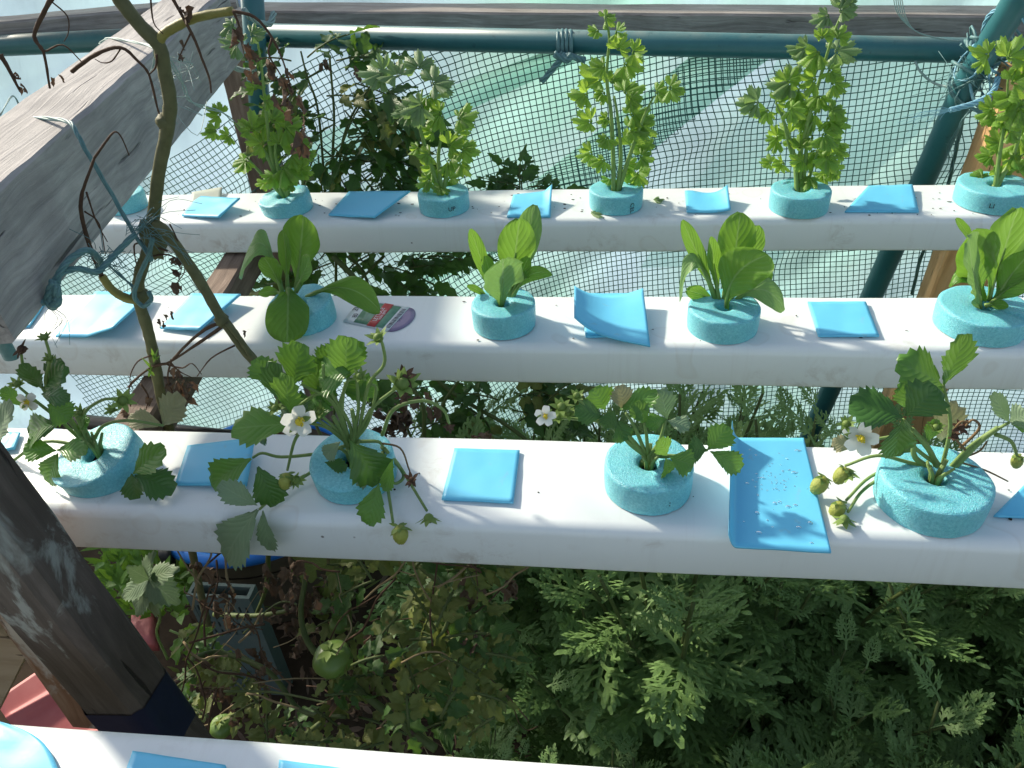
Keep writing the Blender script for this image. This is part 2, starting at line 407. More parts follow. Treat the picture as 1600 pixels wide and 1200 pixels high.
# back beams
timber('back_beam', (-.555, 1.235, .985), (1.15, 1.235, .915), .075, .046, M['wood_back'], label='long weathered beam along the top edge above the green pipe', cat='beam')
p = Pz(0, 34, 1.010); q = Pz(236, 12, 1.010); d = (q-p).normalized()
timber('side_beam', p-d*.4-V((0, -.03, .02)), q+d*.12-V((0, -.03, .02)), .06, .04, M['wood_back'], label='short weathered beam crossing the top left corner behind the thick beam', cat='beam')
# pipes
def pipe(name, pts, r, mat, label, cat='pipe'):
    mb = MB(); mb.tube(pts, r, 20)
    return tag(mb.build(name, mat, None, pts[0]), label, cat)
pipe('green_pipe', [V((-.50, 1.15, .982)) , V((.507, 1.15, .929)), V((1.0, 1.15, .905))], .0162, M['pipe'], 'horizontal green pipe running below the long back beam')
pipe('side_pipe', [V((-1.2, 1.17, .975)), V((-.60, 1.16, .982))], .0155, M['pipe_dusty'], 'dusty green pipe at the top left, left of the thick beam')
pipe('leaning_pipe', [Py(1610, -60, .99), Py(1590, 0, 1.0), Py(1510, 130, 1.085), Py(1270, 670, 1.11), Py(1180, 880, 1.12)], .0165, M['pipe'], 'leaning green pipe crossing in front of the net at the right')
pipe('upright_pipe', [Py(392, -40, 1.10), Py(402, 120, 1.13), Py(407, 178, 1.13)], .0155, M['pipe'], 'short upright green pipe at the top of the back corner')
pipe('black_hose', [V((-.60, .60, .70)), V((-.40, .585, .693)), V((-.26, .58, .690))], .0095, M['hose'], 'black hose passing under the strawberry channel on the left', 'hose')

# plastic film wall behind everything
def filmf(u, v):
    x = lerp(-1.9, 1.5, u)
    top = lerp(1.16, 1.07, sstep(-.7, -.3, x)); z = lerp(-.01, top, v)
    y = 1.30+.03*noise.noise(V((x*3, z*3, 0)))+.012*noise.noise(V((x*9+z*5, z*9, 3)))
    dd = (x*.62-z*.78)                     # diagonal folds
    y += .004*math.sin(dd*20+2*noise.noise(V((x*2, z*2, 8)))) * .6
    for c in (-.75, -.42, -.18, -.02): y -= .006*math.exp(-((dd-c)/.018)**2)
    return V((x, y, z))
mb = MB(); mb.grid(filmf, 170, 70)
tag(mb.build('plastic_film', M['film'], None, (0, 1.3, 0)), 'crumpled milky plastic film wall behind the green net', 'plastic sheet')
# strip of green shade cloth hung diagonally between film and net
def band(pa, pb, pc, pd, y):
    A, B_, C_, D = (Py(*p, y) for p in (pa, pb, pc, pd))
    def fn(u, v):
        p = lerp(lerp(A, B_, u), lerp(D, C_, u), v)
        return p + V((0, .010*noise.noise(p*12)+.012*math.sin(v*3.14), 0))
    return fn
mb = MB(); mb.grid(band((560, 500), (1100, 72), (1225, 72), (860, 360), 1.225), 40, 12)
tag(mb.build('shade_cloth', M['greensheet'], None, (0, 1.22, .8)), 'pale green shade cloth hanging diagonally behind the middle of the net', 'cloth')
mb = MB(); mb.grid(band((450, 225), (860, 78), (900, 96), (480, 285), 1.232), 40, 12)
tag(mb.build('shade_cloth', M['greensheet'], None, (0, 1.24, .8)), 'narrow strip of pale green shade cloth behind the net, left of the twine knot', 'cloth')

mb = MB(); mb.grid(band((1000, 420), (1240, 60), (1600, 60), (1200, 420), 1.262), 60, 30)
tag(mb.build('plastic_sheet', M['film2'], None, (.2, 1.26, .8)), 'second sheet of milky plastic with a straight diagonal edge behind the tallest celery', 'plastic sheet')
# the square-mesh net
def net_surface(a, b, y0):
    g = sstep(.10, -.55, a)
    x = a - (.10+g*.38)*(b-.8) + .010*noise.noise(V((a*4, b*4, 1)))
    z = b + .10*(a-.3) + .34*g*(a+.1) - .03*g + .010*noise.noise(V((a*4, b*4, 5)))
    z += .012*math.sin(a*5)*(1-g)
    y = y0 + .022*noise.noise(V((a*2.5, b*2.5, 9))) + .008*noise.noise(V((a*9, b*9, 2)))
    dd = (x*.55-z*.83)
    for c, hgt in ((-.92, .035), (-.60, .028), (-.36, .015)):
        e = (dd-c)/.020; y -= hgt*math.exp(-e*e); z += .008*math.exp(-e*e); x += .006*math.exp(-(e-.7)**2)
    return V((x, y, z))
def net(name, step, y0, inside, label, wire=.00072, arange=(-1.3, 1.15), brange=(.10, 1.6)):
    mb = MB(); na = int((arange[1]-arange[0])/step); nb = int((brange[1]-brange[0])/step)
    P = {}
    for i in range(na+1):
        for j in range(nb+1):
            p = net_surface(arange[0]+i*step, brange[0]+j*step, y0); P[i, j] = p if inside(p) else None
    vs = []; fs = []
    def seg(p, q, off):
        t = (q-p).normalized(); s1 = t.cross(V((0, 1, 0))).normalized()*wire; s2 = V((0, wire, 0))
        o = len(vs); f = V((0, off, 0))
        for e in (p-t*wire*.5, q+t*wire*.5): vs.extend([e+s1+f, e-s1*.0+s2*-1+f, e-s1+f, e+s2+f])
        for k in range(4): fs.append((o+k, o+(k+1) % 4, o+4+(k+1) % 4, o+4+k))
    for i in range(na+1):
        for j in range(nb+1):
            p = P[i, j]
            if p is None: continue
            if i < na and P[i+1, j] is not None: seg(p, P[i+1, j], 0)
            if j < nb and P[i, j+1] is not None: seg(p, P[i, j+1], .0006)
    mb.add(vs, fs)
    return tag(mb.build(name, M['net'], None, (0, y0, 0), smooth=True), label, 'net')
L0 = Py(205, 292, 1.165); L1 = Py(335, 195, 1.165); L2 = Py(500, 74, 1.165)
def ins(p):
    if p.x > .95 or p.x < -1.1: return False
    if p.z > lerp(.975, .92, (p.x+.5)/1.0): return False
    if p.z > L0.z + (p.x-L0.x)*(L2.z-L0.z)/(L2.x-L0.x): return False
    return p.z > .12
net('garden_net', .0093, 1.185, ins, 'dark green square-mesh garden net hanging behind all the channels')
Aq = [Py(*p, 1.2) for p in ((560, 500), (1100, 72), (1225, 72), (860, 360))]
def inpoly(p, poly):
    c = False; n = len(poly)
    for i in range(n):
        a, b = poly[i], poly[(i+1) % n]
        if (a.z > p.z) != (b.z > p.z) and p.x < (b.x-a.x)*(p.z-a.z)/(b.z-a.z)+a.x: c = not c
    return c
net('net_flap', .0087, 1.205, lambda p: inpoly(p, Aq) and p.z > .3, 'folded-over flap of net making a denser diagonal band behind the celery')

# ================================================================ collars and sheets
def collar(px, py, y, dpx, label, tilt=(0, 0), hgt=.0225, z0=None, mark=None, hole=.0068, text_rot=0, ma=-75):
    """px,py: centre of its top face; y is the distance of the row"""
    ztop = TOP+hgt
    c = Pz(px, py, ztop); r = wpx(dpx, c)/2/1.0
    c = V((c.x, c.y, TOP+.0004))
    root = thing('foam_collar', c, label, 'foam collar', 'turquoise foam collars in the channels')
    tm = Matrix.Rotation(tilt[0], 4, 'X') @ Matrix.Rotation(tilt[1], 4, 'Y')
    seed = px*.37
    prof = [(hole, .004), (hole, hgt*.75), (hole*1.15, hgt*.93), (hole*1.6, hgt*.985), (r*.55, hgt), (r*.90, hgt), (r*.972, hgt*.985), (r*.993, hgt*.94), (r, hgt*.84), (r*1.0, hgt*.5), (r*.995, hgt*.2), (r*.98, 0.0)]
    n = 56; vs = []; us = []
    for j, (rr, zz) in enumerate(prof):
        for q in range(n):
            an = 2*math.pi*q/n; d = V((math.cos(an), math.sin(an), 0))
            k = 1+.014*noise.noise(V((d.x*1.1, d.y*1.1, seed)))+.006*noise.noise(V((d.x*6, d.y*6, seed+zz*90)))
            seam = math.exp(-((an-R(285+(seed % 30)))/.035)**2)
            zj = .0016*noise.noise(V((d.x*rr*60, d.y*rr*60, seed)))*(1 if j > 2 and j < 8 else .2)
            p = V((d.x*rr*k*(1-.03*seam), d.y*rr*k*(1-.03*seam), zz+zj-.0018*seam*(1 if 2 < j < 8 else 0)))
            if zz > .002: p = lerp(p, tm @ p, min(1, zz/hgt))
            vs.append(c+p); us.append((q/n, j/len(prof)))
    fs = [(j*n+q, j*n+(q+1) % n, (j+1)*n+(q+1) % n, (j+1)*n+q) for j in range(len(prof)-1) for q in range(n)]
    fs = [f[::-1] for f in fs]
    mb = MB(); mb.add(vs, fs, us); ring = mb.build('foam_ring', M['foam'], root)
    mb = MB()
    mb.grid(lambda u, v: c+tm @ V((math.cos(u*6.2832)*hole*1.02*v, math.sin(u*6.2832)*hole*1.02*v, hgt*.55+.002*noise.noise(V((u*9, v*5, seed))))), 16, 4)
    mb.build('hole_shade_disc', M['black'], root)  # black disc painting the shade down the collar's hole, no real plug
    if mark:
        cu = bpy.data.curves.new('marking', 'FONT'); cu.body = mark; cu.size = .0075; cu.extrude = .0001
        to = bpy.data.objects.new('marking', cu)
        me = bpy.data.meshes.new_from_object(to); bpy.data.objects.remove(to)
        cx = sum(v.co.x for v in me.vertices)/len(me.vertices); cy = sum(v.co.y for v in me.vertices)/len(me.vertices)
        an = R(ma)
        for v in me.vertices:
            x, y_ = v.co.x-cx, v.co.y-cy
            if text_rot: x, y_ = y_, -x
            aa = an + x/r; rr = r*1.022+.0006+v.co.z
            v.co = V((math.cos(aa)*rr, math.sin(aa)*rr, hgt*.48+y_))
        me.materials.append(M['ink'])
        o = bpy.data.objects.new('marking', me); C.objects.link(o); o.parent = root
    root['r'] = r
    return c
CO = {}
CO['a0'] = collar(190, 300, .907, 64, 'turquoise foam collar half hidden behind the thick grey beam')
CO['a1'] = collar(445, 305, .907, 80, 'turquoise foam collar of the leftmost celery plant', tilt=(.06, -.12), hgt=.019)
CO['a2'] = collar(692, 299, .907, 80, 'turquoise foam collar of the celery right of the dark tomato leaves', mark='UP', ma=-62)
CO['a3'] = collar(963, 294, .907, 84, 'turquoise foam collar of the celery below the knotted twine', mark='CEL', text_rot=1, ma=-56)
CO['a4'] = collar(1252, 295, .907, 91, 'turquoise foam collar of the tall bushy celery left of the leaning pipe', hgt=.024)
CO['a5'] = collar(1556, 287, .907, 108, 'turquoise foam collar at the right end of the celery row', mark='LI', ma=-112)
CO['b1'] = collar(470, 470, .627, 100, 'turquoise foam collar half hidden by the leftmost lettuce', tilt=(.1, -.06))
CO['b2'] = collar(786, 472, .627, 101, 'turquoise foam collar of the lettuce beside the upturned sheet', hgt=.024)
CO['b3'] = collar(1132, 478, .627, 111, 'turquoise foam collar of the lettuce left of the flat square sheet', hgt=.022)
CO['b4'] = collar(1540, 477, .627, 134, 'turquoise foam collar of the lettuce at the right edge', hgt=.021)
CO['c1'] = collar(153, 705, .403, 132, 'tilted turquoise foam collar of the leftmost strawberry', tilt=(.16, -.16), hgt=.019)
CO['c2'] = collar(550, 712, .403, 132, 'turquoise foam collar under the bushiest strawberry plant', tilt=(.14, 0), hgt=.020)
CO['c3'] = collar(1014, 722, .403, 139, 'turquoise foam collar left of the large wet blue sheet', mark=':', ma=-66, hgt=.022)
CO['c4'] = collar(1463, 745, .403, 165, 'turquoise foam collar of the rightmost strawberry with green fruit', hgt=.022)

def sheet(pts, lifts, label, sag=0, th=.0018, bend=None, z=TOP, nu=16, nv=12, drops=0, rnd_corner=None):
    """pts: back-left, back-right, front-right, front-left pixels; lifts: height of each above the channel"""
    Q = [Pz(p[0], p[1], z+th+.0012+l) for p, l in zip(pts, lifts)]
    rc = rnd_corner or [0, 0, 0, 0]
    def fn(u, v):
        p = lerp(lerp(Q[0], Q[1], u), lerp(Q[3], Q[2], u), v)
        base = z+th+.0010
        ex = p.z-base
        f = 1-sag*(4*u*(1-u))*(1-(1-v)*.0)
        p.z = base+max(0, ex*f) + .0006*noise.noise(V((u*3, v*3, pts[0][0])))
        if bend: p = p+bend(u, v)
        return p
    mb = MB(); mb.slab(fn, nu, nv, th)
    c = sum(Q, V((0, 0, 0)))/4; c.z = z
    o = mb.build('foam_sheet', M['sheet'], None, c)
    tag(o, label, 'foam sheet', 'blue foam sheets lying on the channels')
    return o, fn
sheet([(306, 306), (375, 309), (342, 339), (284, 336)], [0, .012, .004, 0], 'small blue foam sheet left of the leftmost celery collar')
sheet([(545, 299), (641, 298), (585, 339), (513, 335)], [0, .016, .002, 0], 'blue foam sheet between the two leftmost celery collars')
sheet([(802, 304), (863, 297), (860, 338), (792, 338)], [0, .010, 0, 0], 'small blue foam sheet left of the celery below the knotted twine', bend=lambda u, v: V((0, 0, .008*max(0, u-.8)*5*(1-v))))
sheet([(1070, 298), (1137, 288), (1142, 326), (1073, 330)], [0, .016, .004, 0], 'curled blue foam sheet between the two tallest celery plants', sag=.8)
sheet([(1357, 290), (1426, 288), (1436, 330), (1320, 330)], [.002, .004, 0, 0], 'blue foam sheet in front of the base of the leaning pipe')
sheet([(40, 462), (76, 462), (46, 509), (18, 511)], [0, .002, 0, 0], 'narrow pale blue foam sheet half hidden by the beam and knotted twine')
sheet([(150, 455), (236, 457), (183, 525), (86, 525)], [.002, .006, .004, 0], 'large blue foam sheet left of the bare vine stem', bend=lambda u, v: V((0, 0, .010*max(0, u-.5)*2*v)))
sheet([(300, 458), (376, 459), (312, 514), (250, 512)], [0, .008, .004, 0], 'blue foam sheet between the two bare vine stems')
sheet([(905, 458), (985, 458), (988, 525), (915, 525)], [0, 0, 0, 0], 'flat blue foam sheet mostly covered by the upturned one')
sheet([(897, 446), (1005, 450), (1016, 540), (897, 494)], [.022, .014, .005, .020], 'upturned blue foam sheet lying over another between two lettuces', sag=.55, nu=24)
sheet([(1262, 471), (1353, 471), (1374, 524), (1279, 524)], [0, 0, 0, 0], 'flat square blue foam sheet right of the third lettuce')
sheet([(10, 675), (31, 675), (22, 700), (-10, 705)], [0, 0, 0, 0], 'scrap of pale blue foam sheet at the left edge of the strawberry row')
sheet([(293, 696), (398, 683), (385, 757), (273, 756)], [0, .008, .004, 0], 'blue foam sheet with a few water drops between the two left strawberries')
sheet([(710, 700), (812, 703), (802, 784), (690, 779)], [0, 0, .001, 0], 'flat square blue foam sheet right of the bushiest strawberry')
def roll(u, v):                       # left edge curls up
    k = max(0, .14-u)/.14
    return V((.010*k*k, 0, .020*k*k))
big, bigf = sheet([(1140, 684), (1256, 684), (1299, 862), (1135, 853)], [.006, .001, 0, 0], 'large wet blue foam sheet with curled left edge and water drops', nu=40, nv=24, bend=lambda u, v: V((0, 0, .012*(max(0, .10-u)/.10)**2 + .005*(max(0,.12-u)/.12)*max(0,1-v*5) - .0 + (.0 if v < .8 else 0))))
sheet([(1606, 752), (1690, 752), (1700, 812), (1553, 805)], [.004, 0, 0, 0], 'corner of a blue foam sheet at the right edge of the strawberry row')
sheet([(-60, 1118), (62, 1128), (95, 1215), (-60, 1215)], [0, 0, 0, 0], 'blue foam sheet with a rounded corner at the bottom left', bend=lambda u, v: V((-.030*u*u*(1-v)**5, 0, 0)))
sheet([(207, 1173), (352, 1195), (372, 1260), (180, 1250)], [0, 0, 0, 0], 'blue foam sheet cut by the bottom edge below the dark post')
sheet([(436, 1187), (560, 1203), (580, 1270), (430, 1250)], [0, 0, 0, 0], 'sliver of blue foam sheet at the bottom edge, furthest right of the nearest channel')
# water drops on the wet sheet
t = NT('water_drop'); g_ = t.n('ShaderNodeBsdfGlass'); g_.inputs['IOR'].default_value = 1.33; g_.inputs['Roughness'].default_value = .02
M['water'] = t.done(g_)
random.seed(11)
mb = MB()
for k in range(70):
    if k < 50: u, v = random.gauss(.55, .14), random.gauss(.42, .12)
    else: u, v = rnd(.15, .95), rnd(.05, .97)
    r = rnd(.0004, .0007) if k < 50 else rnd(.0007, .0016)
    u = min(.97, max(.12, u)); v = min(.97, max(.03, v))
    mb.ball(bigf(u, v)+V((0, 0, .0001)), r, 8, 5, sq=V((rnd(.8, 1.4), rnd(.8, 1.2), .28)))
mb.build('water_drops', M['water'], big)['kind'] = 'stuff'
# ================================================================ plants
M['celery'] = m_leaf('celery_leaf', (.12, .24, .030), (.20, .35, .06), (.48, .72, .08), (.22, .34, .10), .42, .40, 10, .35)
M['celery_old'] = m_leaf('celery_leaf_greyish', (.13, .23, .08), (.22, .33, .14), (.26, .42, .10), (.26, .36, .18), .34, .38, 10, .35)
M['celery_stalk'] = m_plain('celery_stalk_skin', (.16, .30, .06), (.28, .42, .12), .4, 80, .2, .5, .2)
M['lettuce'] = m_leaf('lettuce_leaf', (.07, .18, .018), (.15, .29, .04), (.24, .46, .05), (.34, .48, .18), .36, .33, 9, .22)
M['lettuce_dull'] = m_leaf('lettuce_leaf_underside', (.13, .26, .08), (.22, .36, .13), (.22, .40, .08), (.30, .42, .20), .30, .42, 9, .25)
M['straw'] = m_leaf('strawberry_leaf', (.055, .165, .026), (.11, .25, .045), (.18, .36, .035), (.12, .24, .06), .24, .36, 7, .28, back=(.13, .21, .12))
M['straw_dark'] = m_leaf('strawberry_leaf_dark', (.036, .115, .022), (.075, .18, .036), (.07, .16, .02), (.06, .14, .035), .18, .34, 7, .28, back=(.11, .18, .10))
M['straw_pale'] = m_leaf('strawberry_leaf_underside', (.14, .22, .13), (.21, .30, .18), (.16, .28, .08), (.24, .33, .20), .24, .5, 7, .6)
M['straw_bright'] = m_leaf('strawberry_leaf_young', (.08, .20, .03), (.14, .29, .05), (.22, .42, .05), (.22, .38, .10), .34, .38, 7, .5)
M['straw_tan'] = m_leaf('strawberry_leaf_faded', (.22, .22, .11), (.36, .34, .20), (.30, .30, .12), (.30, .28, .15), .22, .55, 7, .6)
M['sstem'] = m_plain('hairy_stem', (.14, .25, .06), (.26, .36, .12), .55, 150, .4, .4, .15)
M['sstem_brown'] = m_plain('reddish_stem', (.12, .07, .03), (.22, .14, .06), .6, 150, .4)
M['petal'] = m_plain('white_petal', (.72, .74, .68), (.84, .85, .80), .5, 60, .15, .4, .3)
M['stamen'] = m_plain('yellow_stamens', (.70, .55, .03), (.85, .72, .08), .6, 300, .8, .3, .1)
M['berry'] = m_plain('green_berry', (.22, .28, .04), (.40, .42, .10), .5, 420, 1.0, .4, .1)
M['calyx'] = m_plain('calyx_green', (.12, .22, .04), (.24, .34, .09), .55, 90, .3, .4, .3)
M['vine'] = m_plain('woody_vine_bark', (.055, .062, .024), (.17, .165, .075), .65, 130, .6, .3)
M['vine_yellow'] = m_plain('yellow_green_vine', (.16, .15, .03), (.30, .27, .07), .55, 120, .4)
M['dry'] = m_plain('dry_tan_stem', (.16, .12, .065), (.36, .28, .16), .8, 160, .5, .2)
M['twig'] = m_plain('dry_twig', (.045, .026, .018), (.13, .08, .05), .8, 160, .5, .2)
M['dead'] = m_leaf('dead_leaf', (.06, .040, .028), (.17, .115, .075), (.16, .09, .05), (.10, .07, .05), .14, .8, 9, .4)
M['tomato_leaf'] = m_leaf('tomato_leaf', (.030, .085, .020), (.07, .15, .035), (.14, .28, .03), (.06, .13, .03), .34, .5, 9, .3)
M['tomato_leaf_sick'] = m_leaf('tomato_leaf_yellowing', (.075, .14, .03), (.21, .23, .055), (.22, .26, .04), (.22, .26, .07), .28, .55, 9, .3, spots=(.25, .16, .04))
M['tomato_stem'] = m_plain('tomato_stem_green', (.045, .075, .020), (.11, .14, .045), .6, 90, .4, .3)
M['tomato'] = m_plain('green_tomato_skin', (.09, .17, .03), (.15, .24, .05), .38, 20, .05, .5)
M['chrys'] = m_leaf('garland_chrysanthemum_leaf', (.13, .25, .070), (.22, .36, .12), (.24, .42, .07), (.15, .25, .10), .20, .55, 3, .0)
M['weed'] = m_leaf('bright_weed_leaf', (.07, .17, .02), (.14, .27, .04), (.22, .40, .04), (.16, .30, .06), .35, .45, 6, .3)
M['grape'] = m_leaf('grey_green_broad_leaf', (.12, .20, .11), (.21, .30, .17), (.16, .26, .10), (.30, .38, .24), .2, .55, 9, .6)

def prof(kind, t):
    if kind == 'straw': return (min(1, t/.58)**.85 if t < .58 else 1)*(1-max(0, (t-.52)/.48)**2.6*.88) * (.0 if t <= 0 else 1)
    if kind == 'lettuce': return .13+.87*sstep(.10, .66, t)*1.0 if t < .66 else max(.04, (1-((t-.66)/.34)**2.3))**.55*1.0
    if kind == 'broad': return .16+.84*sstep(.05, .60, t) if t < .70 else max(.05, (1-((t-.70)/.30)**3))**.5
    if kind == 'ovate': return max(.03, math.sin(math.pi*min(1, t**.62))**.9)
    if kind == 'lance': return max(.03, math.sin(math.pi*t**.8))
    if kind == 'petal': return max(.12, math.sin(math.pi*min(1, (t*.80+.05)))**.55)
    return 1
def blade(mb, base, tip, wid, kind='straw', nrm=None, ctrl=None, fold=.18, cup=0, wave=.04, teeth=9, nt=None, ns=6, lobes=0, seed=None, mi=0):
    """a leaf blade from base to tip; nrm points out of its upper face, ctrl bends its mid-line"""
    base = V(base); tip = V(tip); ch = tip-base; L = ch.length
    if L < 1e-5: return mb
    if nrm is None: nrm = (CP-base).normalized()*.6+V((0, 0, .6))+rv(.3)
    sd = ch.cross(nrm).normalized()
    if ctrl is None: ctrl = (base+tip)/2 + sd.cross(ch).normalized()*L*rnd(.04, .14)
    sk = seed if seed is not None else rnd(0, 99)
    nt = nt or (teeth*2 if teeth else 12)
    rows = []
    for i in range(nt+1):
        t = i/nt
        p = base*(1-t)**2+ctrl*2*t*(1-t)+tip*t*t
        tg = ((ctrl-base)*(1-t)+(tip-ctrl)*t).normalized()
        n = sd.cross(tg).normalized()
        w = prof(kind, t)*wid/2
        if kind == 'straw' and i == 0: w = wid*.02
        if lobes: w *= 1+.22*math.sin(t*lobes*math.pi*2+.5)-.1
        row = []
        for j in range(ns+1):
            s_ = j/ns*2-1; a = abs(s_); edge = max(0, (a-.55)/.45)
            ww = w
            if teeth and a > .9: ww *= 1+(.13 if i % 2 else -.09)
            fwd = L*.055*edge if (teeth and i % 2) else 0
            h = fold*a*w + wave*wid*edge*noise.noise(V((t*5, s_*2, sk))) - cup*wid*a*a + .03*wid*noise.noise(V((t*3, s_*1.5, sk+7)))
            row.append(p+sd*(s_*ww)+tg*fwd+n*h)
        rows.append(row)
    vs = [q for r_ in rows for q in r_]; k = ns+1
    us = [(j/ns, i/nt) for i in range(nt+1) for j in range(k)]
    fs = [(i*k+j, i*k+j+1, (i+1)*k+j+1, (i+1)*k+j) for i in range(nt) for j in range(ns)]
    return mb.add(vs, fs, us, mi)
def fan(mb, base, dirv, nrm, L, spread=78, seed=0, mi=0, droop=.2):
    """lobed fan-shaped leaflet (celery)"""
    dirv = dirv.normalized(); sd = dirv.cross(nrm).normalized(); n = sd.cross(dirv).normalized()
    na = 27; nr = 4; vs = []; us = []
    for i in range(na+1):
        a = (i/na*2-1); th = R(spread)*a
        lob = abs(math.cos(a*math.pi*1.5)); r = L*1.02*(.54+.46*lob**.6)*(1-.15*a*a)
        r *= 1+.10*(1 if i % 2 else -.35)
        r *= 1+.12*noise.noise(V((a*3, seed, 1)))
        for j in range(nr+1):
            q = j/nr; rr = r*q
            h = -droop*L*q*q*(.6+.4*a*a)+.10*L*q*math.cos(a*math.pi*3)*.6+.05*L*noise.noise(V((a*3, q*3, seed)))
            vs.append(base+dirv*(rr*math.cos(th))+sd*(rr*math.sin(th))+n*h); us.append((.5+a*.5*q, q))
    k = nr+1
    fs = [(i*k+j, (i+1)*k+j, (i+1)*k+j+1, i*k+j+1) for i in range(na) for j in range(nr)]
    return mb.add(vs, fs, us, mi)
def scr(ang):            # direction on the picture plane, degrees, 0 right, 90 up
    return cam_r*math.cos(R(ang))+cam_u*math.sin(R(ang))

# ---------------------------------------------------------------- celery
def celery(base, label, stalks, clusters, Y=.907, col='celery', old=()):
    root = thing('celery_plant', base, label, 'celery', 'celery plants in the back channel')
    for st in stalks:
        pts = [base+V((rnd(-.003, .003), rnd(-.002, .002), .012))]
        pts += [Py(p[0], p[1], Y+(p[2] if len(p) > 2 else 0)) for p in st]
        pts = smoothpath(pts, 5); n = len(pts)
        mb = MB(); mb.tube(pts, [lerp(.0030, .0011, i/(n-1)) for i in range(n)], 8, jit=.05)
        mb.build('stalk', M['celery_stalk'], root)
    for k, c in enumerate(clusters):
        px, py, size, ang = c[:4]; dy = c[4] if len(c) > 4 else rnd(-.022, .022)
        q = Py(px, py, Y+dy); L = wpx(size*.74, q); mb = MB()
        for da, f in ((0, 1.), (rnd(50, 70), .78), (-rnd(50, 70), .78)):
            d = scr(ang+da) + cam_f*rnd(-.45, .25)
            nr = (-cam_f*rnd(.3, .9)+V((0, 0, 1))*rnd(.35, .9)+rv(.3)).normalized()
            b = q+d.normalized()*L*.12
            mb.tube([q, b], .0009, 5)
            fan(mb, b, d, nr, L*f*rnd(.7, 1.25), rnd(55, 85), k*3+da, 0, rnd(.0, .6))
        mb.build('leaf', M['celery_old'] if k in old else M[col], root)
    return root
random.seed(21)
celery(CO['a1'], 'leafy celery plant leaning left in the leftmost visible collar, under the dead leaves', [
    [(425, 250), (415, 170), (408, 100), (398, 40)], [(415, 240), (385, 215), (365, 190)], [(430, 240), (440, 200)], [(455, 262), (462, 240), (470, 225)], [(405, 268), (385, 245)]],
    [(365, 38, 30, 200), (372, 68, 30, 170), (392, 55, 26, 20), (345, 180, 30, 150), (338, 205, 26, 190), (400, 140, 24, 100), (415, 160, 26, 30), (385, 250, 34, 230), (395, 205, 40, 100), (425, 190, 38, 60),
     (445, 200, 36, 20), (455, 245, 34, 10), (465, 225, 26, 60), (440, 262, 36, -30), (470, 265, 28, -10), (412, 225, 34, 150), (430, 275, 30, 240), (450, 282, 26, -60), (415, 285, 20, 200), (360, 212, 22, 210), (435, 225, 30, 80), (475, 240, 22, 0)], old=(0, 1, 2))
celery(CO['a2'], 'celery plant with broad greyish top leaves right of the dark tomato leaves', [
    [(668, 240), (655, 190), (660, 140)], [(685, 250), (690, 210), (692, 180)], [(700, 265), (708, 250), (715, 240)]],
    [(600, 115, 48, 175), (622, 120, 42, 120), (655, 108, 40, 90), (675, 130, 44, 20), (660, 165, 40, 200), (640, 175, 36, 190), (668, 150, 36, -60), (690, 178, 40, 170), (715, 185, 34, 10), (680, 205, 34, 160),
     (712, 210, 36, -20), (722, 235, 28, -10), (700, 228, 30, 30), (672, 240, 30, 190), (655, 232, 24, 200), (700, 250, 34, -30), (718, 255, 26, -40), (680, 262, 34, 220), (672, 280, 28, 200), (700, 280, 30, -40), (690, 292, 22, 250), (730, 238, 18, 20)], old=(0, 1, 2, 3, 4, 5))
celery(CO['a3'], 'tall narrow celery plant below the knotted twine with a curled tip', [
    [(958, 240), (955, 180), (948, 120), (952, 60), (945, 25)], [(970, 245), (966, 190), (960, 150)], [(985, 240), (1005, 185), (1022, 150)]],
    [(945, 28, 26, 30), (935, 48, 24, 200), (962, 50, 26, -20), (965, 78, 30, 60), (988, 82, 34, 0), (945, 105, 34, 190), (975, 100, 34, -20), (940, 125, 40, 150), (955, 130, 34, 60), (918, 148, 36, 180), (945, 145, 30, 200),
     (975, 145, 36, 20), (985, 155, 32, -20), (925, 190, 40, 175), (950, 185, 26, 190), (985, 180, 40, 30), (998, 190, 36, -30), (1025, 145, 30, 10), (1045, 138, 38, 5), (985, 205, 34, 0), (950, 215, 30, 220), (925, 238, 34, 190),
     (945, 250, 24, 200), (985, 230, 40, 40), (1000, 245, 34, -10), (975, 260, 34, -20), (995, 270, 32, -40), (955, 280, 26, 250), (970, 285, 26, -80), (985, 288, 24, -50), (1008, 225, 24, 40)])
celery(CO['a4'], 'tallest bushy celery plant with bright backlit leaves left of the leaning pipe', [
    [(1250, 250), (1265, 180), (1285, 110), (1300, 60), (1318, 15)], [(1240, 240), (1225, 190), (1212, 160)], [(1258, 255), (1262, 210), (1270, 190)], [(1243, 260), (1232, 225), (1222, 175)], [(1268, 265), (1278, 235)]],
    [(1312, 18, 40, 20), (1295, 25, 36, 190), (1322, 5, 30, 80), (1285, 60, 30, 100), (1262, 75, 40, 190), (1280, 82, 38, 220), (1308, 60, 32, 60), (1305, 80, 38, 0), (1295, 110, 34, -30), (1275, 125, 40, 170), (1300, 130, 36, 0), (1238, 130, 44, 170),
     (1248, 140, 38, 240), (1230, 128, 32, 60), (1280, 150, 30, -80), (1185, 160, 36, 170), (1200, 172, 34, 240), (1212, 160, 26, 20), (1235, 170, 30, -30), (1275, 175, 44, 200), (1292, 185, 40, -20), (1300, 175, 30, 20), (1260, 190, 34, 170),
     (1285, 210, 36, -30), (1270, 215, 34, 190), (1215, 215, 32, 190), (1235, 210, 28, 150), (1295, 225, 36, 0), (1270, 235, 34, -60), (1292, 245, 34, -50), (1300, 262, 30, -60), (1225, 255, 28, 190), (1205, 255, 26, 170), (1250, 232, 34, 90),
     (1285, 270, 26, -80), (1265, 275, 28, 250), (1255, 250, 30, 200), (1240, 228, 30, 40), (1310, 235, 22, -20)], old=(0, 1, 2, 4, 7, 11, 15))
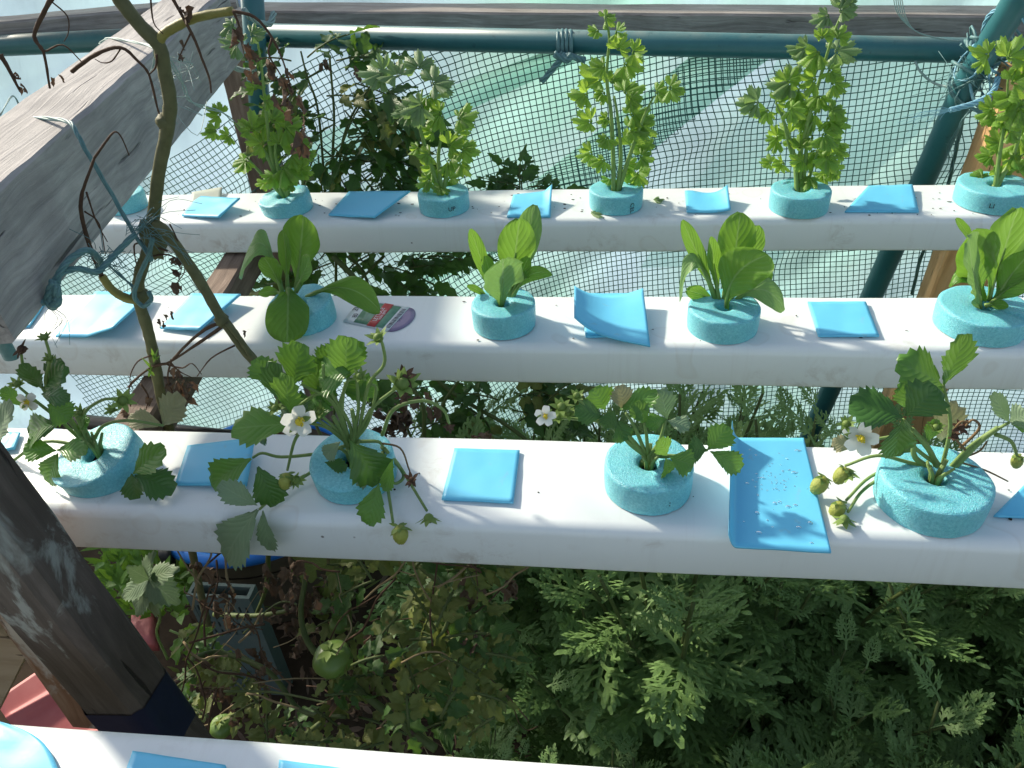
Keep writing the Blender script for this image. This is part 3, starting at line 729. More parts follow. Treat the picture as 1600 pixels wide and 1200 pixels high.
celery(CO['a5'], 'celery plant cut by the right edge, in front of the orange pine post', [
    [(1562, 240), (1572, 180), (1575, 120)], [(1580, 250), (1595, 200), (1600, 150)], [(1575, 262), (1600, 240)]],
    [(1545, 88, 46, 170), (1575, 92, 44, 60), (1590, 95, 44, -10), (1580, 130, 44, 20), (1595, 150, 40, 200), (1590, 170, 44, -40), (1605, 190, 40, 150), (1560, 180, 40, 200), (1575, 205, 34, 0), (1590, 220, 44, -20), (1565, 225, 40, 170),
     (1550, 245, 28, 190), (1580, 245, 36, -30), (1600, 235, 40, 30), (1535, 278, 24, 150), (1560, 275, 26, 60), (1590, 270, 30, 60), (1550, 172, 32, 170)])

# ---------------------------------------------------------------- lettuce
def clr(px, py, Y, yf):
    p = Py(px, py, Y)
    if p.z < TOP+.004 or p.y < yf-.004:
        q = Pz(px, py, TOP+.005)
        if p.z >= TOP+.004: return p
        return q if q.y > yf-.006 else Py(px, py, yf-.010)
    return p
def lettuce(base, label, leaves):
    root = thing('lettuce_plant', base, label, 'lettuce', 'lettuce plants in the second channel')
    for lf in leaves:
        bx, by, tx, ty, w, yb, yt = lf[:7]; mat = lf[7] if len(lf) > 7 else 'lettuce'; arch = lf[8] if len(lf) > 8 else None; kind = lf[9] if len(lf) > 9 else 'lettuce'
        b = clr(bx, by, .627+yb, .579); tp = clr(tx, ty, .627+yt, .579)
        if arch: c = Py(arch[0], arch[1], .627+(yb+yt)/2); c = c*2-(b+tp)/2
        else: c = (b+tp)/2+V((0, .006, 0))
        nr = lf[10] if len(lf) > 10 else None
        if nr is None: nr = (-cam_f+V((0, 0, .25))+rv(.35)).normalized()
        mb = MB(); blade(mb, b, tp, wpx(w, (b+tp)/2), kind, nr, c, fold=rnd(.12, .28), cup=rnd(-.02, .10), wave=.16, teeth=0, nt=22, ns=14)
        mb.tube([lerp(lerp(b, c, t_), lerp(c, tp, t_), t_)+nr*-.0012 for t_ in (0, .12, .25, .4, .6)], [.0024, .0022, .0017, .0011, .0005], 8, mi=1)
        mb.build('leaf', [M[mat], M['celery_stalk']], root)
    return root
random.seed(5)
lettuce(CO['b1'], 'leftmost lettuce with one big leaf hanging over the channel edge', [
    (462, 450, 474, 337, 62, 0, .01), (448, 455, 442, 360, 24, 0, .0), (440, 455, 374, 432, 46, 0, .01, 'lettuce_dull', (408, 380)), (440, 455, 412, 402, 34, -.005, -.01),
    (462, 455, 484, 402, 34, -.005, -.02), (450, 450, 448, 535, 66, -.01, -.055, 'lettuce', (450, 478), 'broad'), (478, 464, 594, 486, 44, 0, -.01, 'lettuce', (540, 450)), (442, 458, 404, 458, 20, 0, 0)])
lettuce(CO['b2'], 'upright lettuce between the seed label and the upturned sheet', [
    (772, 474, 735, 358, 24, 0, 0), (795, 470, 812, 342, 60, 0, .012), (803, 468, 836, 320, 42, .01, .03, 'lettuce_dull'), (783, 480, 786, 404, 68, -.008, -.03, 'lettuce_dull', None, 'broad'),
    (797, 472, 862, 428, 24, 0, 0, 'lettuce', (825, 432)), (776, 474, 758, 400, 22, 0, -.01), (770, 470, 730, 446, 12, 0, 0), (795, 470, 826, 402, 26, 0, .0)])
lettuce(CO['b3'], 'lettuce with a tall notched leaf, left of the flat square sheet', [
    (1142, 468, 1157, 332, 58, 0, .01), (1160, 455, 1184, 352, 36, .012, .02), (1122, 472, 1066, 344, 26, 0, .0), (1124, 472, 1110, 370, 26, 0, -.005), (1118, 468, 1062, 470, 30, 0, -.01, 'lettuce_dull', (1085, 408)),
    (1136, 480, 1200, 398, 70, -.01, -.03, 'lettuce', (1150, 430), 'broad'), (1124, 474, 1073, 453, 24, 0, 0), (1143, 476, 1226, 484, 42, 0, -.01, 'lettuce_dull', (1188, 452)), (1150, 470, 1205, 420, 34, 0, .01), (1132, 470, 1138, 392, 24, 0, 0)])
lettuce(CO['b4'], 'large lettuce with glossy leaves at the right edge', [
    (1545, 474, 1592, 325, 84, 0, .012), (1533, 480, 1512, 374, 70, -.01, -.03, 'lettuce_dull', None, 'broad'), (1533, 474, 1520, 360, 78, 0, 0, 'lettuce'), (1532, 474, 1483, 446, 32, 0, 0, 'lettuce', (1510, 430)), (1540, 400, 1494, 341, 16, .01, .01),
    (1545, 478, 1608, 430, 40, -.005, 0, 'lettuce'), (1540, 478, 1576, 478, 16, -.01, -.02), (1552, 474, 1612, 392, 50, .0, .0)])

# ---------------------------------------------------------------- strawberries
def petals(mb, c, nr, r, n=5):
    nr = nr.normalized(); a = nr.orthogonal().normalized(); b = nr.cross(a)
    for k in range(n):
        an = 2*math.pi*k/n+rnd(-.1, .1); d = a*math.cos(an)+b*math.sin(an)
        blade(mb, c+d*r*.12, c+d*r*rnd(.9, 1.05)+nr*r*rnd(-.1, .25), r*.74, 'petal', nr, None, .05, .0, .06, 0, 6, 5)
def sepals(mb, c, nr, r, n=8, up=.3):
    nr = nr.normalized(); a = nr.orthogonal().normalized(); b = nr.cross(a)
    for k in range(n):
        an = 2*math.pi*k/n+rnd(-.2, .2); d = a*math.cos(an)+b*math.sin(an)
        blade(mb, c+d*r*.1, c+d*r*rnd(.7, 1.1)+nr*r*rnd(up-.25, up+.25), r*.42, 'lance', nr, None, .1, 0, .05, 0, 5, 2)
def flower(root, c, nr, r, npet=5):
    mb = MB(); petals(mb, c, nr, r, npet); f = mb.build('flower', M['petal'], root)
    mb = MB(); mb.ball(c+nr.normalized()*r*.10, r*.20, 10, 6, jit=.2); 
    for k in range(14):
        d = (nr.normalized()+rv(.9)).normalized(); mb.ball(c+d*r*.31, r*.06, 5, 4)
    mb.build('flower_centre', M['stamen'], f)
    mb = MB(); sepals(mb, c-nr.normalized()*r*.08, nr, r*.9, 8, -.05); mb.build('calyx', M['calyx'], f)
def berry(root, c, dn, r, mat='berry'):
    dn = dn.normalized(); mb = MB(); a = dn.orthogonal().normalized(); b = dn.cross(a)
    def fn(u, v):
        th = u*6.2832; ph = v*math.pi; rr = math.sin(ph)*(1-.25*v)
        p = a*math.cos(th)*rr+b*math.sin(th)*rr+dn*(-math.cos(ph)*1.2+.5)
        return c+p*r*(1+.05*math.sin(th*9+v*20)*math.sin(v*24))
    mb.grid(fn, 22, 14); o = mb.build('berry', M[mat], root)
    mb = MB(); sepals(mb, c-dn*r*.55, -dn, r*1.35, 9, -.15); mb.build('calyx', M['calyx'], o)
def strawberry(base, label, Y, leaves, stems, extras=()):
    root = thing('strawberry_plant', base, label, 'strawberry plant', 'strawberry plants in the third channel')
    mb = MB()
    for k in range(7):
        d = V((rnd(-1, 1), rnd(-1, 1), 0)).normalized(); mb.tube([base+V((0, 0, .008))+d*.001, base+V((0, 0, .024))+d*.0035, base+V((0, 0, .032))+d*.008], [.0017, .0014, .0009], 7, jit=.2)
    mb.build('crown', M['sstem'], root)
    for st in stems:
        r0 = .0013; brown = False; pts = []
        for p in st:
            if p == 'brown': brown = True; continue
            if isinstance(p, float): r0 = p; continue
            pts.append(clr(p[0], p[1], Y+(p[2] if len(p) > 2 else 0), .356))
        pts = smoothpath(pts, 5); n = len(pts)
        mb = MB(); mb.tube(pts, [r0*lerp(1.15, .75, i/(n-1)) for i in range(n)], 7)
        mb.build('stem', M['sstem_brown' if brown else 'sstem'], root)
    for lf in leaves:
        bx, by, tx, ty, w, dy, mat = lf[:7]; dt = lf[7] if len(lf) > 7 else rnd(-.006, .006)
        b = clr(bx, by, Y+dy, .356); tp = clr(tx, ty, Y+dy+dt, .356); L = (tp-b).length
        nr = (-cam_f+V((0, 0, .35))+rv(.25)).normalized()
        mb = MB(); blade(mb, b, tp, wpx(w*1.22, b), 'straw', nr, None, fold=rnd(.12, .3), cup=.03, wave=.10, teeth=rnd(7.5, 9.5).__int__(), ns=8)
        mb.build('leaflet', M[mat], root)
    for e in extras:
        k = e[0]; c = clr(e[1], e[2], Y+e[4], .356); r = wpx(e[3], c)
        if k == 'flower': flower(root, c, e[5] if len(e) > 5 else (-cam_f+V((0, 0, .3))), r, e[6] if len(e) > 6 else 5)
        elif k == 'berry': berry(root, c, V(e[5]) if len(e) > 5 else V((-.3, -.3, -1)), r)
        elif k == 'bud':
            d = V(e[5]) if len(e) > 5 else V((0, -.3, .6)); mb = MB(); mb.ball(c, r*.38, 8, 6, jit=.1); sepals(mb, c-d.normalized()*r*.2, d, r, 8, .45); mb.build('bud', M['calyx'], root)
        elif k == 'dead':
            mb = MB(); mb.ball(c, r*.35, 7, 5, jit=.3); sepals(mb, c, V((rnd(-.4, .4), -.4, .6)), r, 7, .1); mb.build('dead_flower', M['twig'], root)
    return root
random.seed(8)
G, D_, P_, B_, T_ = 'straw', 'straw_dark', 'straw_pale', 'straw_bright', 'straw_tan'
strawberry(CO['c1'], 'leftmost strawberry plant with small dark leaves and a wilted flower head', .403, [
    (67, 608, 102, 570, 50, .0, D_), (67, 608, 38, 567, 32, .0, D_), (64, 616, 110, 622, 26, -.01, D_), (74, 632, 110, 655, 38, -.01, G), (90, 662, 45, 680, 46, -.015, D_), (34, 635, 3, 606, 20, 0, G),
    (88, 704, 36, 702, 32, -.02, G), (90, 703, 137, 704, 30, -.025, G), (90, 708, 76, 755, 38, -.025, G), (207, 741, 258, 700, 38, -.03, G), (210, 742, 273, 766, 42, -.03, D_), (205, 740, 212, 780, 34, -.03, D_),
    (255, 665, 284, 618, 40, .02, T_), (255, 665, 200, 652, 28, .02, T_), (-4, 692, 20, 630, 36, -.02, P_), (120, 670, 140, 655, 20, 0, G), (20, 650, -10, 690, 30, .01, G)],
    [[(140, 700), (110, 660), (85, 635), (67, 608)], [(145, 695), (169, 709), (189, 736), (205, 740)], [(145, 690), (162, 665), (200, 657), (255, 665)], [(138, 700), (110, 705), (90, 703)], [(140, 700), (100, 640), (60, 600), (38, 575), (33, 552)],
     [(135, 695), (90, 650), (72, 600), (78, 560), (71, 530)], [.0022, (140, 702), (118, 668), (100, 650)], [.0022, (145, 700), (128, 665), (120, 650)], [(140, 695), (130, 650), (160, 625), (190, 625)], [(140, 700), (70, 690), (20, 720), (-10, 735)], [(100, 660), (60, 630), (30, 605)]],
    [('flower', 43, 628, 17, -.01, None or V((.2, -1, .4)), 4), ('bud', 27, 600, 15, 0), ('bud', 70, 527, 14, 0, (0, -.3, 1)), ('bud', 77, 560, 13, 0), ('dead', 34, 546, 20, 0), ('bud', 192, 626, 20, 0, (.5, -.5, .5)), ('bud', 125, 645, 14, 0), ('bud', 175, 640, 14, .0)])
strawberry(CO['c2'], 'bushiest strawberry plant, spilling over the channel edge with open white flower', .403, [
    (460, 600, 470, 536, 54, .01, G), (440, 632, 428, 566, 42, .0, D_), (455, 648, 448, 586, 44, -.01, B_), (458, 662, 362, 670, 52, -.015, B_), (540, 592, 544, 526, 54, .005, B_), (548, 582, 498, 592, 56, .0, G), (505, 636, 490, 566, 36, .01, G),
    (556, 577, 563, 533, 26, .01, G), (546, 688, 596, 752, 58, -.03, D_), (532, 690, 508, 714, 24, -.02, P_), (507, 722, 542, 732, 20, -.02, D_), (592, 756, 574, 820, 38, -.045, G), (614, 716, 603, 768, 20, -.04, B_), (392, 716, 330, 758, 48, -.03, G),
    (402, 730, 434, 788, 46, -.035, D_), (402, 790, 342, 756, 32, -.055, P_), (402, 796, 352, 874, 66, -.06, P_), (410, 798, 425, 860, 30, -.06, P_), (470, 610, 482, 640, 40, .01, D_), (420, 665, 405, 690, 26, -.01, D_), (575, 590, 545, 620, 34, .01, G),
    (500, 640, 520, 600, 30, .01, G), (430, 600, 400, 560, 40, .02, G), (490, 605, 520, 560, 44, .015, G), (520, 640, 480, 640, 36, .0, G), (535, 612, 590, 600, 36, .01, B_), (470, 640, 440, 668, 34, .0, D_), (505, 580, 520, 540, 36, .02, G), (560, 770, 570, 740, 16, -.03, P_)],
    [[(545, 695), (500, 708), (440, 714), (410, 708), (395, 715)], [(548, 700), (520, 716), (470, 748), (435, 770), (405, 796)], [(545, 690), (530, 640), (545, 590)], [(550, 690), (560, 675), (576, 602), (600, 570), (598, 540), (592, 528)],
     [(555, 690), (580, 640), (612, 612), (628, 600)], [(545, 690), (535, 650), (540, 600), (562, 590)], [(540, 690), (510, 668), (475, 660)], [(545, 685), (530, 640), (500, 615), (460, 637), (432, 636)], [(475, 668), (460, 690), (449, 735)],
     [(598, 705), (606, 763), (614, 816)], [(596, 698), (622, 725), (667, 798)], [(597, 680), (615, 640), (660, 626), (692, 640), (702, 662)], [(550, 690), (520, 665), (490, 640)], ['brown', .0007, (592, 692), (625, 700), (638, 730), (643, 746)],
     [(555, 690), (590, 690), (600, 700)], [(545, 690), (520, 630), (470, 600)], [(550, 688), (560, 640), (556, 577)], [(600, 700), (630, 740), (620, 755), (605, 750)], [(545, 692), (525, 675), (470, 640), (440, 632)], [(552, 690), (575, 660), (588, 610), (580, 600)],
     [.002, (548, 700), (555, 670), (550, 640)], [.002, (545, 700), (535, 675), (520, 650)], [(550, 690), (545, 660), (510, 600), (505, 570)]],
    [('flower', 466, 658, 30, -.02, V((.6, -.8, .1)), 5), ('bud', 430, 638, 16, -.01), ('bud', 562, 588, 15, -.01), ('bud', 591, 528, 22, 0, (-.3, -.2, 1)), ('bud', 629, 600, 30, -.005, (.4, -.5, .8)), ('dead', 632, 590, 22, 0),
     ('berry', 447, 747, 12, -.035), ('bud', 462, 750, 20, -.035, (.6, -.4, -.2)), ('berry', 625, 830, 14, -.06, (0, -.2, -1)), ('bud', 670, 810, 22, -.05, (.2, -.4, -.8)), ('dead', 702, 668, 12, 0), ('dead', 644, 750, 16, -.02), ('bud', 500, 644, 14, 0), ('dead', 630, 620, 14, 0)])
strawberry(CO['c3'], 'strawberry plant with a single face-on white flower, left of the large wet sheet', .403, [
    (942, 650, 898, 642, 34, .0, D_), (945, 640, 928, 606, 42, .01, G), (975, 640, 968, 602, 30, .01, T_), (968, 640, 1028, 614, 30, .01, G), (1008, 663, 992, 628, 30, .0, B_), (1042, 655, 1008, 662, 24, .0, G), (1042, 655, 1032, 608, 34, .01, P_),
    (1043, 657, 1078, 668, 26, .0, P_), (1042, 712, 1030, 686, 28, -.02, B_), (1046, 714, 1084, 728, 36, -.02, G), (1040, 716, 1043, 743, 28, -.02, B_), (1106, 703, 1138, 666, 38, -.01, G), (1104, 703, 1075, 702, 36, -.01, D_), (1110, 705, 1159, 732, 32, -.015, G),
    (965, 655, 975, 690, 30, .0, D_), (960, 640, 945, 670, 26, .0, D_), (985, 650, 1000, 640, 26, 0, G)],
    [[(1010, 712), (992, 668), (978, 645)], [(1012, 712), (1010, 680), (1006, 660)], [(1015, 712), (1030, 690), (1040, 657)], [(1012, 715), (980, 690), (965, 660)], [(1020, 712), (1038, 714), (1046, 714)], [(1020, 710), (1060, 712), (1106, 703)],
     [(1010, 712), (970, 680), (945, 660), (905, 655), (868, 652)], [.0018, (1010, 715), (990, 690), (970, 668)], [.0018, (1005, 720), (998, 732), (984, 744)], [(945, 660), (920, 640), (903, 622)], [(945, 662), (910, 650), (880, 638)]],
    [('flower', 852, 650, 17, -.01, V((.1, -1, .45))), ('bud', 877, 636, 20, 0), ('bud', 901, 618, 15, 0), ('bud', 872, 652, 14, 0), ('bud', 888, 645, 16, 0)])
strawberry(CO['c4'], 'rightmost strawberry plant with hanging unripe berries and glossy dark leaves', .403, [
    (1411, 652, 1326, 634, 60, -.02, D_), (1415, 650, 1464, 604, 60, -.02, D_), (1411, 655, 1394, 714, 56, -.025, D_), (1420, 640, 1412, 596, 44, .0, G), (1472, 602, 1402, 566, 60, .0, G), (1475, 602, 1508, 522, 42, .0, G), (1472, 600, 1455, 612, 26, .0, B_),
    (1470, 690, 1482, 628, 44, .02, T_), (1577, 660, 1549, 616, 26, .01, P_), (1577, 660, 1608, 646, 36, .01, P_), (1450, 690, 1462, 655, 22, .0, G), (1330, 700, 1300, 690, 24, .02, T_), (1580, 662, 1612, 672, 26, .01, G)],
    [[(1472, 730), (1485, 665), (1474, 602)], [(1470, 730), (1440, 690), (1411, 655)], [(1480, 735), (1522, 692), (1577, 660)], [(1465, 735), (1418, 722), (1370, 712), (1320, 728)], [(1462, 735), (1410, 728), (1360, 745), (1322, 782)], [(1450, 728), (1400, 735), (1350, 765), (1325, 800)],
     [.002, (1468, 740), (1450, 700), (1425, 670)], [.0022, (1485, 735), (1530, 690), (1560, 668)], [(1555, 678), (1580, 690), (1590, 715)], [(1470, 730), (1430, 700), (1420, 680), (1345, 690)], [.0009, 'brown', (1500, 700), (1530, 670), (1520, 656), (1505, 670)], ['brown', .0008, (1510, 705), (1490, 680), (1500, 660), (1515, 660)],
     [.0007, 'brown', (1500, 722), (1540, 735), (1575, 752)], [.0007, 'brown', (1505, 715), (1530, 705), (1542, 690)], [.002, (1460, 735), (1430, 715), (1428, 690)], [.0007, 'brown', (1440, 745), (1425, 725), (1440, 760), (1480, 755), (1475, 740)]],
    [('berry', 1284, 753, 14, -.01, (-.5, -.2, -.9)), ('berry', 1318, 738, 13, -.01, (-.4, -.2, -.8)), ('bud', 1325, 740, 24, -.01, (.2, -.5, -.6)), ('berry', 1311, 792, 13, -.02, (-.4, -.2, -.9)), ('bud', 1319, 812, 22, -.02, (.1, -.3, -1)), ('berry', 1590, 717, 10, 0, (0, -.2, -1)),
     ('flower', 1345, 684, 28, -.005, V((-.2, -1, .35))), ('bud', 1322, 662, 16, .0), ('dead', 1502, 668, 16, 0), ('dead', 1490, 680, 14, 0), ('bud', 1462, 668, 16, 0)])
# ================================================================ bare vine, twigs, twine
random.seed(31)
def px_tube(mb, pts, r, Y, n=8, jit=.08, taper=1, mi=0, sm=6, z=None):
    P = smoothpath([Py(p[0], p[1], p[2] if len(p) > 2 else Y) for p in pts], sm); L = len(P)
    mb.tube(P, [r*lerp(1, taper, i/(L-1))*(1+.10*noise.noise(V((i*.5, r*999, 3)))) for i in range(L)], n, jit=jit, mi=mi); return P
vine = thing('bare_vine', (-.31, .53, 0), 'woody bare tomato vine climbing past the left ends of the channels', 'vine')
mb = MB()
px_tube(mb, [(170, -40), (188, 0), (219, 40), (248, 71), (257, 111), (266, 162), (260, 209), (248, 270), (240, 337), (235, 380), (219, 428), (216, 465), (229, 509), (240, 556), (250, 610), (262, 660, .535), (285, 760, .56), (300, 860, .60), (330, 1000, .62)], .0048, .525, 12, .05)
mb.ball(Py(258, 190, .525), .0065, 10, 8, jit=.3); mb.ball(Py(238, 375, .525), .011, 10, 8, jit=.3, sq=V((.8, .8, 1.5))); mb.ball(Py(219, 462, .525), .0075, 10, 8, jit=.3)
mb.build('main_stem', M['vine'], vine)
mb = MB(); px_tube(mb, [(240, 350), (256, 360), (287, 401), (320, 452), (341, 489), (358, 512), (381, 545), (415, 585), (440, 625), (470, 690, .54), (500, 800, .56), (520, 900, .6)], .0044, .52, 10, .05)
mb.ball(Py(347, 500, .52), .0062, 9, 7, jit=.3); mb.build('side_stem', M['vine'], vine)
mb = MB(); px_tube(mb, [(355, 505), (375, 530), (395, 560), (412, 583)], .0022, .515, 8); mb.build('side_stem', M['vine'], vine)
mb = MB(); px_tube(mb, [(246, 68), (258, 52), (285, 36), (317, 25), (364, 17)], .0034, .525, 10, .04, .8); mb.build('side_stem', M['vine_yellow'], vine)
mb = MB(); px_tube(mb, [(216, 470), (198, 466), (182, 458), (170, 447), (159, 431)], .0040, .52, 10, .05, .8); mb.build('side_stem', M['vine_yellow'], vine)
def twig(pts, r=.0011, Y=.52, taper=.45, name='twig', mat='twig'):
    mb = MB(); px_tube(mb, pts, r, Y, 6, .15, taper, sm=4); mb.build(name, M[mat], vine)
twig([(159, 431), (145, 398), (128, 340), (127, 310), (133, 287), (148, 246)], .0022)
twig([(148, 246), (165, 222), (179, 206), (190, 215), (202, 243)], .0010)
twig([(135, 300), (150, 345), (168, 378)], .0008); twig([(132, 330), (155, 350), (165, 400)], .0008)
twig([(364, 17), (398, 27), (424, 57), (442, 95), (455, 138)], .0012)
twig([(425, 60), (420, 85), (440, 120), (452, 150)], .0008); twig([(364, 17), (372, 35), (380, 60)], .001)
twig([(260, -20), (300, 53), (315, 90), (327, 122), (330, 145)], .0013); twig([(298, 52), (280, 90), (282, 95)], .0006); twig([(235, -5), (240, 35), (255, 53)], .0007)
twig([(85, -10), (68, 20), (53, 57), (68, 82), (78, 138)], .0018); twig([(55, 58), (68, 80), (98, 70), (128, 97)], .0009); twig([(80, 2), (105, 25), (107, 50), (100, 65)], .0006)
twig([(0, 85), (12, 105), (30, 140)], .0016, .40); twig([(112, 112), (150, 85), (188, 74), (215, 95), (233, 117), (245, 165), (249, 178)], .0015)
twig([(190, 74), (175, 95), (160, 98), (148, 92)], .0006); twig([(245, 85), (243, 105), (232, 118)], .0009)
# dry tangle at the base
for pts, r in (([(352, 503), (320, 515), (285, 545), (266, 565), (230, 578), (200, 605)], .0016), ([(350, 508), (322, 528), (290, 550), (262, 568)], .0018), ([(354, 506), (330, 508), (300, 530), (270, 560)], .0012),
               ([(262, 568), (240, 572), (215, 590), (202, 605), (204, 635)], .0014), ([(266, 566), (280, 580), (300, 590)], .0008), ([(268, 562), (262, 590), (270, 615)], .0010), ([(366, 540), (330, 560), (308, 588)], .0009), ([(238, 555), (215, 565), (203, 590), (208, 610)], .0008),
               ([(262, 570), (285, 575), (300, 568), (315, 585)], .0009), ([(220, 600), (232, 620), (228, 640)], .001), ([(265, 350), (275, 370), (285, 400), (282, 430)], .0007), ([(240, 400), (262, 398), (285, 410), (288, 425), (278, 440)], .0008), ([(262, 392), (215, 380), (210, 395), (214, 415)], .0010)):
    twig(pts, r)
def crumple(mb, c, s, n=3, mi=0):
    for k in range(n):
        d = (V((rnd(-.5, .5), rnd(-.5, .5), -1))).normalized()*s; p = c+rv(s*.3)
        blade(mb, p, p+d*rnd(.6, 1.1), s*rnd(.35, .6), 'ovate', rv(1), p+d*.5+rv(s*.35), rnd(.5, 1.3), rnd(-.3, .3), .9, 0, 9, 6, 2)
def deadleaf(pts, s, Y=.52, root=None, n=2):
    for p in pts:
        mb = MB(); c = Py(p[0], p[1], p[2] if len(p) > 2 else Y); crumple(mb, c, wpx(s, c), n)
        mb.build('dead_leaf', M['dead'], root or vine)
deadleaf([(372, 45), (378, 65), (388, 85), (392, 105)], 30); deadleaf([(424, 90), (430, 115), (436, 135)], 30); deadleaf([(446, 110), (450, 130)], 18)
deadleaf([(460, 150), (462, 175), (466, 200), (472, 215)], 34); deadleaf([(284, 8)], 22); deadleaf([(20, 118), (28, 132)], 18, .40); deadleaf([(85, 118)], 16); deadleaf([(282, 65), (280, 85)], 14)
deadleaf([(268, 405), (268, 425), (272, 445)], 22); deadleaf([(262, 490), (252, 500)], 16); deadleaf([(280, 590), (300, 598), (290, 610)], 30); deadleaf([(262, 600), (275, 580)], 22); deadleaf([(230, 620), (195, 640)], 22); deadleaf([(380, 520)], 9)
mb = MB()
for k in range(9):
    c = Py(240+rnd(-8, 8), 575+rnd(-22, 22), .515); blade(mb, c, c+V((rnd(-.01, .01), 0, rnd(.004, .016))), .0025, 'lance', None, None, .1, 0, .1, 0, 5, 2)
mb.build('young_shoot', M['weed'], vine)

def strand(mb, pts, r, Y, k=3, spread=1.0, fray=0):
    """twisted twine of k fibres"""
    P = smoothpath([Py(p[0], p[1], p[2] if len(p) > 2 else Y) for p in pts], 8); L = len(P)
    for q in range(k):
        ph = q*6.283/k; V_ = []
        for i, p in enumerate(P):
            t = (P[min(i+1, L-1)]-P[max(i-1, 0)]).normalized(); a = t.orthogonal().normalized(); a = (V((0, 0, 1))-t*t.z).normalized() if abs(t.z) < .95 else a; b = t.cross(a)
            an = ph+i*.35; V_.append(p+(a*math.cos(an)+b*math.sin(an))*r*.55*spread)
        mb.tube(V_, r*.62, 6, jit=.12)
    if fray:
        for q in range(fray):
            d = (P[-1]-P[-3]).normalized()*.02*rnd(.6, 1.6); c = P[-1]+rv(.002)
            mb.tube(smoothpath([P[-2], c, c+d+rv(.006), c+d*1.6+rv(.012)+V((0, 0, -.006))], 4), .00022, 4)
tw = MB(); strand(tw, [(-20, 186, .64), (10, 188, .62), (40, 185, .605), (75, 185, .58), (108, 191, .551), (120, 208, .54), (135, 236, .535), (175, 304, .53), (209, 364, .52), (232, 398, .514), (236, 408, .515)], .0016, .5, 3)
strand(tw, [(238, 372, .512), (232, 398, .512), (210, 455, .51), (222, 478, .51), (236, 468, .512), (232, 455, .514)], .0018, .51, 3)
strand(tw, [(170, 415), (190, 432), (210, 450)], .0012, .515, 2)
tag(tw.build('beam_twine', M['twine'], None, (-.4, .51, 1)), 'teal twine looped over the grey beam and down to the bare vine', 'twine')
tw = MB(); strand(tw, [(156, 68, .87), (170, 60, .84), (200, 64, .80), (238, 74, .735), (262, 98, .72)], .0013, .7, 3); strand(tw, [(240, 72, .56), (262, 90, .56), (285, 130, .57), (300, 160, .58), (345, 175, .65), (365, 190, .8)], .0009, .55, 2, 2)
for k in range(10):
    c = Py(rnd(262, 290), rnd(85, 175), .57); tw.tube(smoothpath([c, c+rv(.012), c+rv(.02), c+rv(.02)], 4), .00025, 4)
strand(tw, [(240, 78, .56), (240, 100, .56), (232, 118, .56)], .0006, .55, 2)
tag(tw.build('frayed_twine', M['twine_pale'], None, (-.4, .6, 1.05)), 'frayed pale twine around the grey beam near the top of the bare vine', 'twine')
tw = MB()
strand(tw, [(-20, 462, .44), (0, 468, .44), (34, 476, .44), (74, 470, .45), (86, 452, .455), (94, 425, .46), (111, 404, .47), (135, 391, .48), (150, 400, .49), (160, 415, .50)], .0022, .46, 4, 1.1)
strand(tw, [(84, 475, .45), (80, 455, .452), (92, 430, .46), (120, 420, .47), (150, 425, .48), (168, 410, .49), (185, 392, .50), (212, 365, .51)], .0020, .46, 4, 1.2, 10)
strand(tw, [(84, 440, .452), (76, 465, .45), (82, 478, .448), (90, 468, .45), (86, 445, .452)], .0030, .45, 4)
for k in range(16):
    c = Py(rnd(140, 185), rnd(385, 415), .50); tw.tube(smoothpath([c, c+rv(.01), c+rv(.018)], 4), .0003, 4)
for k in range(16):
    c = Py(rnd(195, 250), rnd(350, 372), .51); tw.tube(smoothpath([c, c+V((rnd(.0, .02), 0, rnd(-.004, .01))), c+V((rnd(.01, .04), 0, rnd(-.03, .0)))], 4), .00022, 4)
for k in range(7):
    c = Py(76+rnd(-3, 3), 478, .449); tw.tube(smoothpath([c, c+V((rnd(-.01, .01), 0, -.012)), c+V((rnd(-.02, .018), 0, rnd(-.045, -.02)))], 4), .0002, 4)
tag(tw.build('knotted_twine', M['twine'], None, (-.43, .46, .9)), 'thick knotted teal twine at the lower end of the grey beam', 'twine')
mb = MB()
def strap(u, v):
    a = Py(lerp(-30, 18, v), lerp(470, 560, v), .43); return a+V((.006*math.cos(u*6.28), .004*math.sin(u*6.28), 0))
mb.grid(strap, 12, 10); tag(mb.build('strap', M['twine'], None, Py(0, 520, .43)), 'dark teal strap hanging at the left edge below the grey beam', 'strap')
# knot on the long pipe
tw = MB()
pc = Py(882, 68, 1.15)
for k in range(4):
    x0 = pc.x-.012+.006*k
    pts = [V((x0+.004*math.sin(a*.5), 1.15+.0185*math.cos(a), pc.z-.002+.0185*math.sin(a))) for a in [i*.5 for i in range(14)]]
    tw.tube(pts, .0030, 7, jit=.2)
strand(tw, [(880, 82, 1.125), (874, 95, 1.12), (862, 110, 1.12), (846, 128, 1.12)], .0040, 1.12, 3); strand(tw, [(872, 88, 1.125), (890, 88, 1.12), (905, 92, 1.12), (914, 94, 1.12)], .0040, 1.12, 3)
strand(tw, [(866, 84, 1.122), (885, 94, 1.118), (893, 84, 1.12)], .0042, 1.12, 3)
tag(tw.build('twine_knot', M['twine'], None, pc), 'teal twine tied in a knot around the middle of the long pipe', 'twine')
